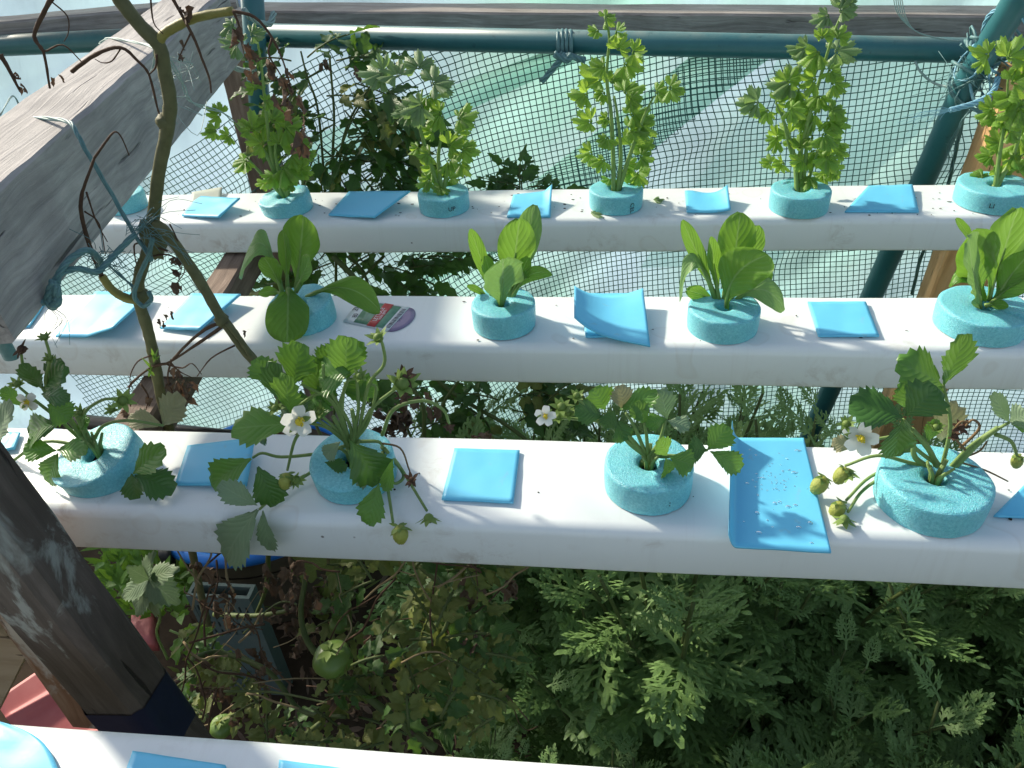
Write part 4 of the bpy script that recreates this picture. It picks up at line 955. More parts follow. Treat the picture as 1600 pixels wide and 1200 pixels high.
# mess of twine at the right corner
tw = MB(); blue = MB(); random.seed(77)
jc = Py(1535, 90, 1.08)
for k in range(26):
    a0 = rnd(0, 6.28); r = rnd(.022, .034); ax = V((rnd(-1, 1), rnd(-.4, .4), rnd(-1, 1))).normalized(); e1 = ax.orthogonal().normalized(); e2 = ax.cross(e1)
    c = jc+V((rnd(-.022, .03), rnd(-.02, .0), rnd(-.03, .02)))
    pts = [c+(e1*math.cos(a0+i*.4)+e2*math.sin(a0+i*.4))*r*(1+.15*math.sin(i)) for i in range(int(rnd(6, 13)))]
    (blue if k % 4 == 0 else tw).tube(pts, rnd(.0008, .0022), 6, jit=.2)
strand(tw, [(1512, 62, 1.10), (1520, 75, 1.08), (1540, 70, 1.06), (1570, 60, 1.06), (1592, 72, 1.06), (1585, 100, 1.06)], .0035, 1.1, 4, 1.4)
strand(tw, [(1490, 108, 1.12), (1482, 130, 1.08), (1490, 150, 1.07), (1505, 162, 1.07)], .0025, 1.1, 3)
strand(tw, [(1500, 160, 1.07), (1540, 180, 1.05), (1580, 195, 1.04), (1620, 215, 1.04)], .0022, 1.1, 3); strand(tw, [(1545, 165, 1.05), (1520, 172, 1.06), (1505, 185, 1.06), (1498, 200, 1.06)], .0012, 1.1, 2, 1, 8)
strand(tw, [(1508, 170, 1.08), (1498, 215, 1.09), (1488, 260, 1.10), (1478, 300, 1.10), (1440, 400, 1.12), (1425, 460, 1.12)], .0022, 1.1, 3, 1.3)
for k in range(14):
    c = jc+V((rnd(-.05, .02), -.02, rnd(-.03, .0))); tw.tube(smoothpath([c, c+rv(.02), c+rv(.03)+V((-.01, 0, -.01))], 4), .0004, 4)
strand(blue, [(1560, 120, 1.04), (1550, 145, 1.03), (1525, 160, 1.03), (1500, 168, 1.03), (1484, 172, 1.03)], .0022, 1.04, 5, 2.0, 14)
strand(blue, [(1580, 10, 1.0), (1550, 20, 1.02), (1537, 45, 1.04), (1540, 75, 1.04), (1542, 90, 1.04)], .0018, 1.04, 4, 1.8); strand(blue, [(1590, 25, 1.0), (1600, 30, 1.0), (1620, 60, 1.0)], .002, 1.0, 3, 1.5)
tag(tw.build('twine_bundle', M['twine'], None, jc), 'messy bundle of frayed teal twine binding the pipes at the top right', 'twine')
tag(blue.build('blue_twine', M['twine_blue'], None, jc), 'bright blue twine with a frayed end within the bundle at the top right', 'twine')
tw = MB()
for k in range(5):
    o = k*3; tw.tube(smoothpath([Py(1395+o, -10, 1.12), Py(1402+o*1.3, 20+o, 1.12), Py(1425+o, 45+o*.6, 1.12), Py(1455+o*2, 58+o*.3, 1.12), Py(1490+o, 64, 1.12)], 5), .0006, 5)
tw.tube(smoothpath([Py(1430, 96, 1.13), Py(1438, 112, 1.12), Py(1460, 130, 1.11), Py(1495, 138, 1.08), Py(1535, 142, 1.07)], 6), .0016, 6, jit=.2)
tag(tw.build('loose_twine', M['twine_pale'], None, Py(1450, 60, 1.12)), 'loose pale strands of twine hanging by the right end of the long pipe', 'twine')
tw = MB(); strand(tw, [(380, 15, 1.05), (395, 30, 1.06), (420, 38, 1.08), (428, 20, 1.1)], .0030, 1.1, 4, 1.5); tag(tw.build('corner_twine', M['twine_pale'], None, Py(400, 30, 1.06)), 'pale twine lashing the upright pipe at the back corner', 'twine')
tw = MB(); strand(tw, [(352, 95, 1.08), (372, 108, 1.08), (400, 112, 1.08)], .0028, 1.08, 4, 1.5); tag(tw.build('corner_twine', M['twine_pale'], None, Py(375, 108, 1.08)), 'pale twine under the far end of the thick grey beam', 'twine')
tw = MB(); strand(tw, [(0, 180, .9), (20, 150, 1.1), (32, 170, 1.15), (38, 190, 1.16)], .0012, 1.1, 2)
tag(tw.build('hanging_twine', M['twine_pale'], None, Py(20, 160, 1.1)), 'thin twine hanging from the dusty pipe at the left edge', 'twine')
# ================================================================ things below and behind the channels
random.seed(41)
# garland chrysanthemum: fronds joined into bushes, bushes copied
def frond(mb, base, d, nr, L, rng, mi=0):
    d = d.normalized(); sd = d.cross(nr).normalized(); n = sd.cross(d).normalized()
    k = 6
    def pos(t): return base+d*(L*t*(1-.10*t))-n*(L*.30*t*t)+n*L*.04
    W = L*.030
    for i in range(k):
        t0, t1 = i/k, (i+1)/k; a, b = pos(t0), pos(t1)
        mb.add([a-sd*W*(1-.5*t0), b-sd*W*(1-.5*t1), b+sd*W*(1-.5*t1), a+sd*W*(1-.5*t0)], [(0, 1, 2, 3)], [(.45, t0), (.45, t1), (.55, t1), (.55, t0)], mi)
    def finger(p, dv, ln, wd):
        s_ = dv.cross(n).normalized()*wd; q = p+dv*ln*.6; e = p+dv*ln-n*ln*.12
        mb.add([p-s_*.55, q-s_, e-s_*.35, e+s_*.35, q+s_, p+s_*.55], [(0, 1, 4, 5), (1, 2, 3, 4)], [(.4, .2), (.4, .6), (.45, 1), (.55, 1), (.6, .6), (.6, .2)], mi)
    for i in range(1, 7):
        t = .10+i*.135; prof_ = math.sin(math.pi*min(1, .22+t*.72))
        for sgn in (-1, 1):
            p = pos(min(1, t+rng.uniform(-.03, .03))); dv = (d*rng.uniform(.62, .85)+sd*sgn*rng.uniform(.65, .95)+n*rng.uniform(-.25, .25)).normalized()
            ln = L*.34*prof_*rng.uniform(.8, 1.15)
            finger(p, dv, ln, L*.030)
            for f, an in ((.22, -.75), (.36, .75), (.54, -.7), (.68, .6)):
                a2 = an*sgn; s2 = dv.cross(n).normalized()
                finger(p+dv*ln*f, (dv+s2*a2*-1).normalized(), ln*.50, L*.025)
    finger(pos(.97), d-n*.3, L*.16, L*.045)
def bush(rng, h, nst):
    st = MB(); fo = MB()
    for s_ in range(nst):
        a = rng.uniform(0, 6.28); lean = rng.uniform(.02, .09); r0 = rng.uniform(0, .03)
        pts = [V((math.cos(a)*(r0+lean*t*t*1.6)+.01*math.sin(t*5+a), math.sin(a)*(r0+lean*t*t*1.6), h*t*rng.uniform(.98, 1.02))) for t in (0, .2, .4, .6, .8, 1)]
        P = smoothpath(pts, 3); st.tube(P, [lerp(.0035, .0016, i/(len(P)-1)) for i in range(len(P))], 6)
        N = 17
        for i in range(N):
            t = .28+.72*i/(N-1); idx = min(len(P)-1, int(t*(len(P)-1))); p = P[idx]
            az = i*2.4+a; top = sstep(.80, 1., t)
            d = V((math.cos(az), math.sin(az), rng.uniform(.15, .5)+top*1.1)); L = rng.uniform(.060, .098)*(1-.42*top)
            nr = V((-math.cos(az)*.5, -math.sin(az)*.5, 1))+V((rng.uniform(-.3, .3), rng.uniform(-.3, .3), 0))
            frond(fo, p, d, nr, L, rng)
    return st, fo
rng = random.Random(5)
protos = []; allb = []
spots = []
for k in range(330):
    x = rnd(-.15, .75); y = rnd(.10, 1.08)
    if x < .02 and y < .55 and rnd(0, 1) < .75: continue
    spots.append((x, y))
sel = []
for s_ in spots:
    if all((s_[0]-q[0])**2+(s_[1]-q[1])**2 > .068**2 for q in sel): sel.append(s_)
for k, (x, y) in enumerate(sel[:78]):
    h = rnd(.36, .52) if y < .55 else rnd(.44, .60)
    if x > .42 and y > .7: h = rnd(.30, .42)
    if x < .05 and y < .6: h *= .8
    if y > .55: h = min(h, 1.2-(.82 if x < .3 else .92)*y-.03)
    h = max(h, .2)
    bi = 0 if y < .25 else 1 if y < .35 else 2 if y < .50 else 3 if y < .65 else 4 if y < .80 else 5 if y < .95 else 6
    if len(protos) < 6:
        st, fo = bush(rng, .48, 7)
        r_ = thing('chrysanthemum_plant', (0, 0, 0), 'green feathery garland chrysanthemum plant growing in the bed below the channels', 'chrysanthemum', 'feathery chrysanthemum plants in the bed')
        st.build('stem', M['tomato_stem'], r_); fo.build('foliage', M['chrys'], r_, smooth=False); protos.append(r_); o = r_
    else:
        src = protos[k % 6]; o = src.copy(); C.objects.link(o)
        for ch in src.children:
            c = ch.copy(); C.objects.link(c); c.parent = o
    allb.append((bi, x, o)); o.location = (x, y, 0); o.rotation_euler = (rnd(-.06, .06), rnd(-.06, .06), rnd(0, 6.28)); s_ = h/.48; o.scale = (s_*rnd(.95, 1.15), s_*rnd(.95, 1.15), s_)

ORD = ['first', 'second', 'third', 'fourth', 'fifth', 'sixth', 'seventh', 'eighth', 'ninth', 'tenth', 'eleventh', 'twelfth', 'thirteenth', 'fourteenth', 'fifteenth', 'sixteenth', 'seventeenth', 'eighteenth', 'nineteenth', 'twentieth']
BN = ['beside the nearest channel at the bottom', 'in the open gap before the strawberry channel', 'just below the strawberry channel', 'between the strawberry and lettuce channels', 'below the lettuce channel', 'under the back channel', 'at the foot of the net']
for b_ in range(7):
    row = sorted([q for q in allb if q[0] == b_], key=lambda q: q[1])
    for i_, q in enumerate(row): q[2]['label'] = '%s feathery green chrysanthemum from the left %s' % (ORD[min(i_, 19)], BN[b_])
# tomato plants (tangle at lower left, dark one behind)
def compound(mb, q, d, L, mat=0, kind='ovate', nl=5):
    """pinnate tomato leaf"""
    d = d.normalized(); nr = (V((0, -.35, 1))+rv(.4)).normalized(); sd = d.cross(nr).normalized(); n = sd.cross(d)
    P = [q+d*(L*t)-V((0, 0, L*.25*t*t)) for t in (0, .25, .5, .75, 1)]
    mb.tube(P, .0012, 5, mi=1)
    items = [(P[4], d, .55)]
    for i in (1, 2, 3):
        for sg in (-1, 1): items.append((P[i], d*.5+sd*sg, rnd(.36, .55)))
    for p, dv, f in items[:nl+2]:
        dv = (dv.normalized()+V((0, 0, -.25))+rv(.25)).normalized(); b = p+dv*L*.06
        mb.tube([p, b], .0008, 4, mi=1)
        blade(mb, b, b+dv*L*f*1.1, L*f*.62, kind, nr+rv(.5), None, rnd(.1, .5), rnd(0, .1), .25, 0, 14, 6, rnd(2.2, 3.4), mi=mat)
def tomato_plant(loc, label, stems, leaves, mat, dead=(), fruit=(), group=None):
    root = thing('tomato_plant', loc, label, 'tomato plant', group)
    for pts, r in stems:
        mb = MB(); px_tube(mb, pts, r*.72, pts[0][2], 9, .06, .6); mb.build('stem', M['tomato_stem'], root)
    if mat != 'tomato_leaf': leaves = list(leaves)+[(a[0]+rnd(-30, 30), a[1]+rnd(-25, 25), a[2]-.03, a[3]*.8, a[4]+rnd(-90, 90)) for a in leaves]
    if mat == 'tomato_leaf': leaves = list(leaves)+[(a[0]+rnd(-22, 22), a[1]+rnd(-22, 22), a[2]+rnd(-.02, .02), a[3]*.9, a[4]+rnd(-90, 90)) for a in leaves if a[1] > 150]
    for i, (px, py, y, s, ang) in enumerate(leaves):
        q = Py(px, py, y); mb = MB(); compound(mb, q, scr(ang)+cam_f*rnd(-.4, .4), wpx(s*(1.15 if mat == 'tomato_leaf' else .95), q)); mb.build('leaf', [M[mat if rnd(0, 1) < (.8 if mat == 'tomato_leaf' else .6) else ('tomato_leaf_sick' if mat == 'tomato_leaf' else 'tomato_leaf')], M['tomato_stem']], root)
    for pts, s in dead: deadleaf(pts, s, .5, root, 3)
    for px, py, y, r in fruit:
        c = Py(px, py, y); rr = wpx(r, c); mb = MB()
        def fn(u, v):
            a = u*6.2832; b = v*math.pi; k = 1+.03*math.cos(a*5)*math.sin(b)
            return c+V((math.cos(a)*math.sin(b)*k, math.sin(a)*math.sin(b)*k, math.cos(b)*.85-.10*math.exp(-(b/.4)**2)))*rr
        mb.grid(fn, 24, 14); f = mb.build('tomato', M['tomato'], root)
        mb = MB(); sepals(mb, c+V((0, 0, rr*.78)), V((0, 0, 1)), rr*.8, 6, .0); mb.tube([c+V((0, 0, rr*.75)), c+V((.004, 0, rr*1.3))], .0012, 5); mb.build('calyx', M['calyx'], f)
    return root
tomato_plant((-.42, 1.05, 0), 'dark backlit tomato plant behind the celery row, left of centre', [
    ([(520, 800, 1.02), (525, 420, 1.05), (520, 260, 1.06), (522, 180, 1.07), (515, 90, 1.08)], .0036), ([(540, 420, 1.04), (532, 240, 1.05), (575, 140, 1.06), (620, 110, 1.07)], .0028), ([(510, 330, 1.05), (498, 180, 1.06), (480, 120, 1.07), (470, 80, 1.07)], .0028),
    ([(525, 250, 1.05), (560, 170, 1.05), (600, 150, 1.05)], .002), ([(545, 300, 1.05), (600, 260, 1.05), (625, 290, 1.05)], .0018), ([(530, 300, 1.05), (540, 240, 1.05), (590, 190, 1.05)], .0018)],
    [(455, 95, 1.08, 70, 160), (480, 90, 1.08, 70, 40), (500, 110, 1.07, 76, 200), (525, 95, 1.08, 70, 20), (475, 130, 1.06, 70, 220), (510, 150, 1.05, 70, 10), (555, 130, 1.06, 80, -10), (590, 130, 1.05, 80, -30), (600, 150, 1.05, 66, -60),
     (545, 160, 1.06, 70, -20), (560, 180, 1.04, 80, -10), (520, 195, 1.05, 84, 200), (500, 225, 1.04, 90, -120), (520, 230, 1.04, 90, -40), (545, 215, 1.05, 76, 10), (570, 235, 1.05, 76, -20), (590, 250, 1.05, 64, 10), (605, 265, 1.04, 60, -50), (500, 265, 1.04, 70, -80),
     (530, 275, 1.04, 66, -60), (480, 170, 1.06, 60, 240), (460, 120, 1.07, 60, 180), (540, 110, 1.07, 66, 60), (470, 200, 1.06, 60, 200), (620, 280, 1.04, 44, -70)], 'tomato_leaf', [([(500, 100, 1.05), (560, 110, 1.05)], 22)])
tomato_plant((.0, 1.1, .3), 'sprig of dark tomato leaves peeping over the channel between the two middle celeries', [([(810, 420, 1.06), (815, 300, 1.07), (812, 280, 1.07)], .002)],
    [(805, 290, 1.06, 44, 160), (815, 285, 1.06, 44, 80), (825, 292, 1.06, 50, 10), (810, 295, 1.06, 50, 200), (835, 296, 1.06, 36, 0)], 'tomato_leaf')
tomato_plant((-.1, .82, 0), 'tomato plant with yellow-brown leaves seen between the lettuce and strawberry rows', [
    ([(520, 400, .86), (560, 440, .85), (600, 480, .83), (690, 600, .80), (800, 670, .76), (880, 740, .72)], .0055), ([(700, 700, .76), (690, 640, .77), (720, 590, .78)], .004), ([(440, 600, .78), (480, 640, .76), (520, 720, .7)], .004), ([(600, 400, .92), (560, 440, .9), (530, 470, .88)], .003),
    ([(660, 720, .72), (662, 640, .73), (640, 600, .75)], .0045), ([(545, 400, .95), (570, 430, .93), (590, 500, .9)], .0035), ([(755, 700, .8), (760, 660, .8), (690, 612, .8)], .003)],
    [(520, 410, .95, 70, 200), (500, 405, .98, 60, 60), (560, 405, .95, 70, -20), (600, 415, .95, 66, -10), (640, 405, .97, 60, 10), (690, 412, .97, 50, 20), (480, 430, .92, 60, 190), (540, 440, .90, 60, -30), (620, 440, .92, 50, -30), (770, 620, .82, 76, 150), (790, 625, .82, 80, 20),
     (800, 640, .80, 76, -10), (760, 640, .80, 66, 200), (840, 650, .80, 60, 20), (640, 670, .74, 60, 20), (660, 680, .72, 50, -60), (720, 690, .74, 46, 30), (560, 640, .78, 60, 40), (820, 612, .85, 60, 60), (620, 620, .8, 46, 30)], 'tomato_leaf', [([(600, 640), (615, 650), (630, 640), (600, 665)], 40), ([(660, 610), (670, 640)], 30), ([(430, 660), (740, 680)], 30)])
tomato_plant((-.22, .42, 0), 'tangled dying tomato plant with green tomatoes below the strawberry channel', [
    ([(680, 1170, .33), (600, 1110, .36), (530, 1050, .38), (485, 1010, .40), (470, 960, .42), (478, 900, .44)], .0055), ([(300, 1030, .40), (345, 1020, .42), (420, 1050, .40), (470, 1110, .38), (540, 1120, .36)], .0045), ([(335, 960, .50), (400, 962, .48), (470, 950, .46), (540, 930, .44)], .0040),
    ([(420, 860, .5), (415, 920, .5), (400, 960, .5)], .004), ([(545, 945, .42), (548, 990, .42), (560, 1060, .40), (565, 1080, .4)], .0036), ([(560, 930, .44), (500, 960, .44), (440, 940, .46), (380, 990, .46)], .0018), ([(650, 880, .42), (700, 930, .40), (690, 990, .38), (640, 1000, .38)], .003),
    ([(350, 1080, .38), (430, 1082, .38), (520, 1100, .36)], .002), ([(680, 900, .42), (740, 985, .40), (800, 990, .40)], .003), ([(500, 1130, .34), (460, 1160, .34), (430, 1180, .34)], .003), ([(620, 1040, .38), (660, 1100, .36), (700, 1180, .32)], .0016), ([(520, 880, .5), (510, 930, .48), (530, 960, .46)], .0035)],
    [(560, 880, .46, 96, 30), (600, 890, .46, 96, 160), (640, 900, .44, 90, 20), (620, 930, .42, 100, -20), (560, 930, .44, 80, 150), (680, 960, .42, 80, 10), (700, 940, .42, 76, 60), (560, 955, .44, 70, 190), (640, 980, .40, 90, -10), (600, 1010, .40, 84, -20), (680, 1000, .38, 90, 20),
     (700, 1030, .38, 80, -40), (540, 1060, .38, 80, 10), (500, 1100, .38, 70, 30), (420, 1090, .42, 76, 200), (560, 1120, .36, 80, -10), (620, 1090, .36, 90, 10), (380, 1060, .42, 60, 150), (330, 1040, .44, 60, 200), (340, 990, .46, 60, 240), (720, 900, .42, 70, 20), (745, 890, .42, 60, 10),
     (740, 1010, .38, 60, 0), (560, 1030, .40, 60, 250), (460, 1120, .40, 60, -60), (660, 1140, .34, 80, 30), (600, 1160, .34, 80, 190), (700, 1100, .34, 80, 80), (520, 1150, .34, 60, 200), (740, 1060, .36, 70, 60), (760, 1130, .34, 70, 150), (330, 1100, .46, 70, 180), (400, 1150, .4, 70, 30)], 'tomato_leaf_sick',
    [([(460, 880, .44), (465, 910, .44), (470, 940, .44), (455, 970, .44), (470, 990, .43)], 40), ([(500, 940, .44), (490, 920, .44)], 34), ([(335, 945, .48), (355, 930, .48)], 28), ([(330, 1050, .42), (350, 1070, .42), (335, 1085, .42)], 40), ([(425, 1040, .42), (400, 1020, .42)], 30), ([(580, 1000, .38), (585, 1030, .38), (582, 1060, .38)], 40),
     ([(300, 880, .5), (320, 895, .5)], 30), ([(740, 900, .42), (790, 915, .42), (730, 930, .42)], 40), ([(530, 1090, .36), (560, 1110, .36)], 30), ([(650, 1150, .34), (640, 1180, .34)], 34), ([(510, 1160, .36), (370, 1120, .4)], 30), ([(760, 1010, .38), (740, 1000, .38)], 28), ([(425, 900, .46), (440, 930, .46), (480, 860, .46)], 34)],
    [(520, 1030, .37, 31), (347, 1135, .42, 19), (530, 975, .43, 16)])
# dry stems tangled over the dying plant
root = thing('dry_stems', (-.2, .42, .3), 'tangle of thin dry brown stems over the dying tomato plant', 'dry stems')
random.seed(66)
mb = MB()
for k in range(45):
    x, y = rnd(285, 790), rnd(880, 1180); a = rnd(0, 6.28); P = [Py(x, y, .40+rnd(-.05, .05))]; d = scr(math.degrees(a))*.02+rv(.006)
    for i in range(int(rnd(3, 7))): P.append(P[-1]+d); d = d*.92+rv(.009)+V((0, 0, -.002))
    mb.tube(smoothpath(P, 3), rnd(.0004, .0012), 5, jit=.2)
tag(mb.build('stems', M['twig'], root), kind='stuff')
mb = MB()
for k in range(34):
    x, y = rnd(275, 780), rnd(890, 1180); a = rnd(0, 6.28); P = [Py(x, y, .40+rnd(-.05, .03))]; d = scr(math.degrees(a))*.016+rv(.006)
    for i in range(int(rnd(3, 6))): P.append(P[-1]+d); d = d*.92+rv(.008)
    mb.tube(smoothpath(P, 3), rnd(.0003, .0011), 5, jit=.2)
tag(mb.build('pale_stems', M['dry'], root), kind='stuff')
mb = MB()
for k in range(90):
    c = Py(rnd(290, 560), rnd(880, 1150), .42+rnd(-.05, .05)); crumple(mb, c, rnd(.008, .018), 1)
tag(mb.build('withered_leaves', M['dead'], root), kind='stuff')
# low weeds and ground litter
mb = MB(); random.seed(9)
for k in range(420):
    c = Pz(rnd(160, 300), rnd(850, 960), .12+rnd(-.05, .12)); d = V((rnd(-1, 1), rnd(-1, 1), rnd(.2, 1.2))).normalized()*rnd(.02, .045)
    blade(mb, c, c+d, rnd(.008, .016), 'ovate', None, None, .15, 0, .1, 0, 6, 4)
tag(mb.build('weeds', M['weed'], None, Pz(220, 900, 0), smooth=True), 'bright green weeds growing beside the blue tub', 'weeds', kind='stuff')
mb = MB()
for k in range(1500):
    x = rnd(-.75, .75); y = rnd(.0, 1.1); c = V((x, y, rnd(.01, .09)))
    if x > .0 and rnd(0, 1) < .4: continue
    d = V((rnd(-1, 1), rnd(-1, 1), rnd(-.1, .7))).normalized()*rnd(.02, .05)
    blade(mb, c, c+d, rnd(.004, .010), 'ovate', None, None, .2, 0, .3, 0, 6, 4, mi=0 if rnd(0, 1) < .45 else 1)
tag(mb.build('ground_cover', [M['tomato_leaf_sick'], M['dead']], None, (0, .5, 0)), 'low weeds and fallen leaves covering the soil below the channels', 'ground cover', kind='stuff')
# broad grey-green leaf plant
root = thing('vine_seedling', Pz(250, 1010, .0), 'broad lobed grey-green leaf on a thin stem beside the dark post', 'seedling')
mb = MB(); px_tube(mb, [(262, 1030, .42), (245, 990, .42), (250, 960, .42), (233, 905, .42)], .0014, .42, 6); mb.build('stem', M['sstem'], root)
mb = MB(); q = Py(233, 905, .42)
for ang, L in ((80, 44), (20, 50), (-40, 62), (215, 52), (150, 40), (-80, 60), (-110, 62)):
    e = Py(233+L*math.cos(R(ang)), 905-L*math.sin(R(ang)), .42-.01*rnd(0, 1)); blade(mb, q, e, wpx(L*.75, q), 'ovate', -cam_f+V((0, 0, .8)), None, .12, .05, .12, 7, None, 8)
mb.build('leaf', M['grape'], root)
mb = MB(); q = Py(265, 985, .44); compound(mb, q, scr(-20), wpx(70, q)); mb.build('leaf', [M['weed'], M['sstem']], root)
# blue-rimmed tub
fr = Py(340, 877, .80); cz = fr.z; c = Pz(345, 815, cz); Rt = .135; Rt = .19; c = V((fr.x, fr.y+Rt, cz))
root = thing('planter_tub', (c.x, c.y, 0), 'muddy round tub with a bright blue rim under the strawberry channel', 'tub')
mb = MB(); mb.tube([c+V((math.cos(a)*Rt, math.sin(a)*Rt, 0)) for a in [i*6.2832/64 for i in range(65)]], .0125, 12, cap=False); mb.build('rim', M['tub_blue'], root)
mb = MB(); mb.grid(lambda u, v: V((c.x+math.cos(u*6.2832)*lerp(Rt*.8, Rt*.97, v), c.y+math.sin(u*6.2832)*lerp(Rt*.8, Rt*.97, v), lerp(.005, cz-.004, v))), 48, 6); mb.build('wall', M['tub_wall'], root)
mb = MB(); mb.grid(lambda u, v: V((c.x+math.cos(u*6.2832)*Rt*.95*v, c.y+math.sin(u*6.2832)*Rt*.95*v, cz-.06+.01*noise.noise(V((u*9, v*6, 2))))), 32, 8); mb.build('soil', M['soil'], root)
mb = MB(); h = Py(255, 860, c.y-.05); mb.slab(lambda u, v: Pz(lerp(247, 266, u), lerp(846, 868, v), cz+.012), 3, 3, .03); mb.build('handle', M['black'], root)
# crate with slots
root = thing('plastic_crate', (-.40, .50, 0), 'dirty teal and grey slotted crate on the soil below the blue tub', 'crate')
yb = .70; q0 = Py(300, 940, yb); q1 = Py(385, 940, yb); hc = Py(350, 934, yb).z
def boxm(mb, a, b, ch=0):
    a = V(a); b = V(b); vs = [V((x, y, z)) for z in (a.z, b.z) for y in (a.y, b.y) for x in (a.x, b.x)]
    mb.add(vs, [(0, 2, 3, 1), (4, 5, 7, 6), (0, 1, 5, 4), (2, 6, 7, 3), (0, 4, 6, 2), (1, 3, 7, 5)])
mb = MB(); boxm(mb, (q0.x, yb, hc-.022), (q1.x, yb+.006, hc)); boxm(mb, (q0.x, yb, 0), (q1.x, yb+.006, hc-.095))
boxm(mb, (q0.x-.006, yb, 0), (q0.x, yb+.028, hc)); boxm(mb, (q1.x, yb, 0), (q1.x+.006, yb+.028, hc)); boxm(mb, (q0.x, yb+.022, 0), (q1.x, yb+.028, hc))
for k in range(9):
    x = lerp(q0.x, q1.x, k/8); boxm(mb, (x-.004 if k else x, yb+.001, hc-.095), (x+.004 if k < 8 else x, yb+.005, hc-.022))
for k in range(3): boxm(mb, (q0.x, yb+.0015, hc-.085+k*.020), (q1.x, yb+.0045, hc-.077+k*.020))
mb.build('slotted_body', M['crate'], root, smooth=False)
# red ribbed panel
mb = MB(); A = Pz(-30, 1170, .22); Bq = Pz(85, 1035, .26); Cq = Pz(170, 1140, .20); Dq = Pz(20, 1240, .16)
A, Bq, Cq, Dq = Pz(-10, 1095, .24), Pz(85, 1030, .24), Pz(200, 1140, .20), Pz(60, 1190, .20)
def redf(u, v):
    p = lerp(lerp(A, Bq, u), lerp(Dq, Cq, u), v); return p+V((0, 0, .012*math.exp(-((v-.35)/.05)**2)+.012*math.exp(-((v-.95)/.05)**2)))
mb.slab(redf, 10, 30, .002)
tag(mb.build('corrugated_sheet', M['red'], None, A), 'faded red ribbed metal panel at the bottom left beside the dark post', 'metal panel')
mb = MB(); a_ = Pz(225, 965, .16); mb.slab(lambda u, v: Pz(lerp(205, 240, u), lerp(958, 1000, v), .16), 4, 4, .03)
tag(mb.build('red_box', M['red'], None, a_), 'corner of a faded red box just right of the dark post', 'box')

# ---------------------------------------------------------------- labels on the channels
def card_pt(Q, u, v, h): 
    p = lerp(lerp(Q[0], Q[1], u), lerp(Q[3], Q[2], u), v); return V((p.x, p.y, p.z+h))
M['card'] = m_plain('white_label_card', (.62, .66, .66), (.74, .78, .78), .3, 40, .05, .5)
M['card_green'] = m_plain('printed_lettuce_picture', (.03, .14, .08), (.22, .42, .26), .35, 190, .05, .5)
M['card_red'] = m_plain('red_label_band', (.50, .05, .05), (.58, .08, .07), .35, 40, .05)
M['card_purple'] = m_plain('mauve_label_end', (.20, .15, .26), (.30, .24, .36), .35, 60, .05)
M['card_white'] = m_plain('white_print', (.8, .8, .8), (.85, .85, .85), .4, 60, .0)
M['card_clear'] = m_plain('pale_floral_card', (.55, .62, .60), (.74, .76, .62), .3, 60, .05, .5, .3)
root = thing('seed_label', Pz(600, 495, TOP), 'lettuce seed label with red band, barcode and mauve rounded end', 'label')
Q = [Pz(*p, TOP+.003) for p in ((575, 462), (625, 474), (600, 516), (535, 504))]
# card runs lengthwise: u along the card (right end is the rounded one)
Q = [Pz(*p, TOP+.0015) for p in ((562, 467), (640, 480), (606, 517), (536, 502))]
mb = MB(); mb.slab(lambda u, v: card_pt(Q, u, v, 0), 10, 6, .0006); mb.build('card', M['card'], root)
mb = MB()
e0 = card_pt(Q, 1, 0, -.0003); e1 = card_pt(Q, 1, 1, -.0003); mid = (e0+e1)/2; ax = (e1-e0)/2; ox = V((ax.y*-1, ax.x, 0)); ox = -ox if ox.x < 0 else ox
mb.slab(lambda u, v: mid+ax*math.cos(u*math.pi)*v+ox*.6*math.sin(u*math.pi)*v, 16, 3, .0006)
mb.build('rounded_end', M['card_purple'], root)
def patch(nm, u0, u1, v0, v1, h, mat):
    mb = MB(); mb.slab(lambda u, v: card_pt(Q, lerp(u0, u1, u), lerp(v0, v1, v), h), 4, 4, .0002); return mb.build(nm, mat, root)
patch('picture', .22, .86, .05, .95, .0003, M['card_green']); patch('red_band', .52, .70, .02, .98, .0006, M['card_red'])
for k in range(16):
    patch('bar', .90, .985, .12+k*.05, .12+k*.05+rnd(.012, .03), .0003, M['ink'])
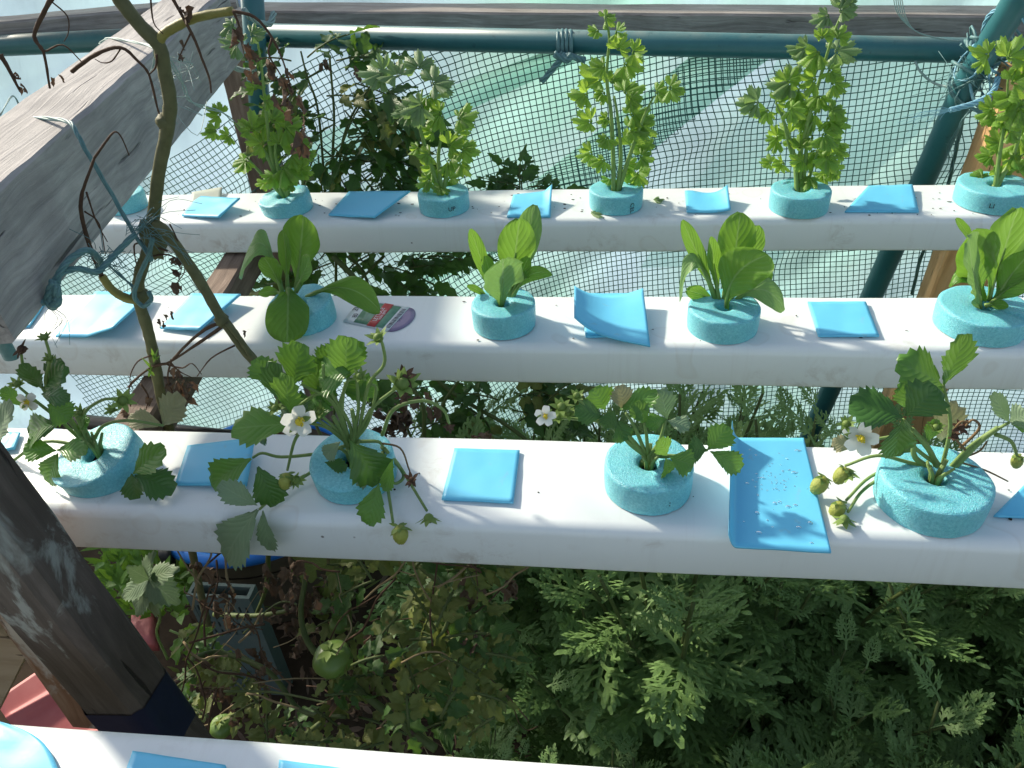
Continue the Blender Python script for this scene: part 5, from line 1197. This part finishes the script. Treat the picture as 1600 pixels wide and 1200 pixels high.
def text_on(body, size, u, v, h, mat, nm='writing'):
    cu = bpy.data.curves.new(nm, 'FONT'); cu.body = body; cu.size = 1; cu.align_x = 'CENTER'; cu.align_y = 'CENTER'
    to = bpy.data.objects.new(nm, cu); me = bpy.data.meshes.new_from_object(to); bpy.data.objects.remove(to)
    p = card_pt(Q, u, v, h); ex = (Q[0]-Q[3]).normalized(); ey = V((-ex.y, ex.x, 0))
    for q in me.vertices: x, y = q.co.x*size, q.co.y*size; q.co = p+ex*x+ey*y-root.location
    me.materials.append(mat); o = bpy.data.objects.new(nm, me); C.objects.link(o); o.parent = root
text_on('LETTUCE', .0062, .585, .5, .0009, M['card_white']); text_on('little gem', .0048, .655, .5, .0009, M['card_white']); text_on('ZI', .008, .08, .45, .0006, M['ink']); text_on('80', .007, .16, .7, .0006, M['ink'])
mb = MB(); mb.ball(card_pt(Q, .30, .12, .0005), .0035, 12, 5, sq=V((1, 1, .1))); mb.build('red_dot', M['card_red'], root)
Q2 = [Pz(*p, TOP+.0015+l) for p, l in (((300, 300), .004), ((347, 292), .006), ((345, 318), .0), ((294, 328), 0))]
mb = MB(); mb.slab(lambda u, v: card_pt(Q2, u, v, 0), 8, 6, .0006)
root2 = thing('plant_label', Pz(322, 310, TOP), 'translucent floral plant label under the leftmost blue sheet', 'label'); mb.build('card', M['card_clear'], root2)
# loose bits: leaf scraps and soil crumbs lying on the channels
mb = MB(); random.seed(55)
for px, py, s in ((923, 333, 22), (1021, 312, 16)):
    c = Pz(px, py, TOP+.002); fan(mb, c, V((1, .2, 0)), V((0, 0, 1)), wpx(s, c), 70, px, 0, .1)
    tag(mb.build('leaf_scrap', M['celery_old'], None, c), 'fallen celery leaf scrap %s' % ('at the left foot of the collar marked with writing' if px < 1000 else 'on the channel right of the collar marked with writing'), 'leaf'); mb = MB()
mb = MB()
for k in range(220):
    row = random.choice(((300, 350),)*5+((470, 540), (700, 820)))
    px = rnd(200, 1600); py = rnd(*row); c = Pz(px, py, TOP+.0006)
    if not ((.858 < c.y < .955) or (.585 < c.y < .67) or (.362 < c.y < .445)): continue
    mb.ball(c, rnd(.0004, .0011), 6, 4, jit=.5, sq=V((rnd(.5, 2.8), rnd(.5, 1.3), .4)))
tag(mb.build('soil_crumbs', M['soil'], None, (0, .9, TOP)), 'dark soil crumbs scattered on the white channels', 'crumbs', kind='stuff')
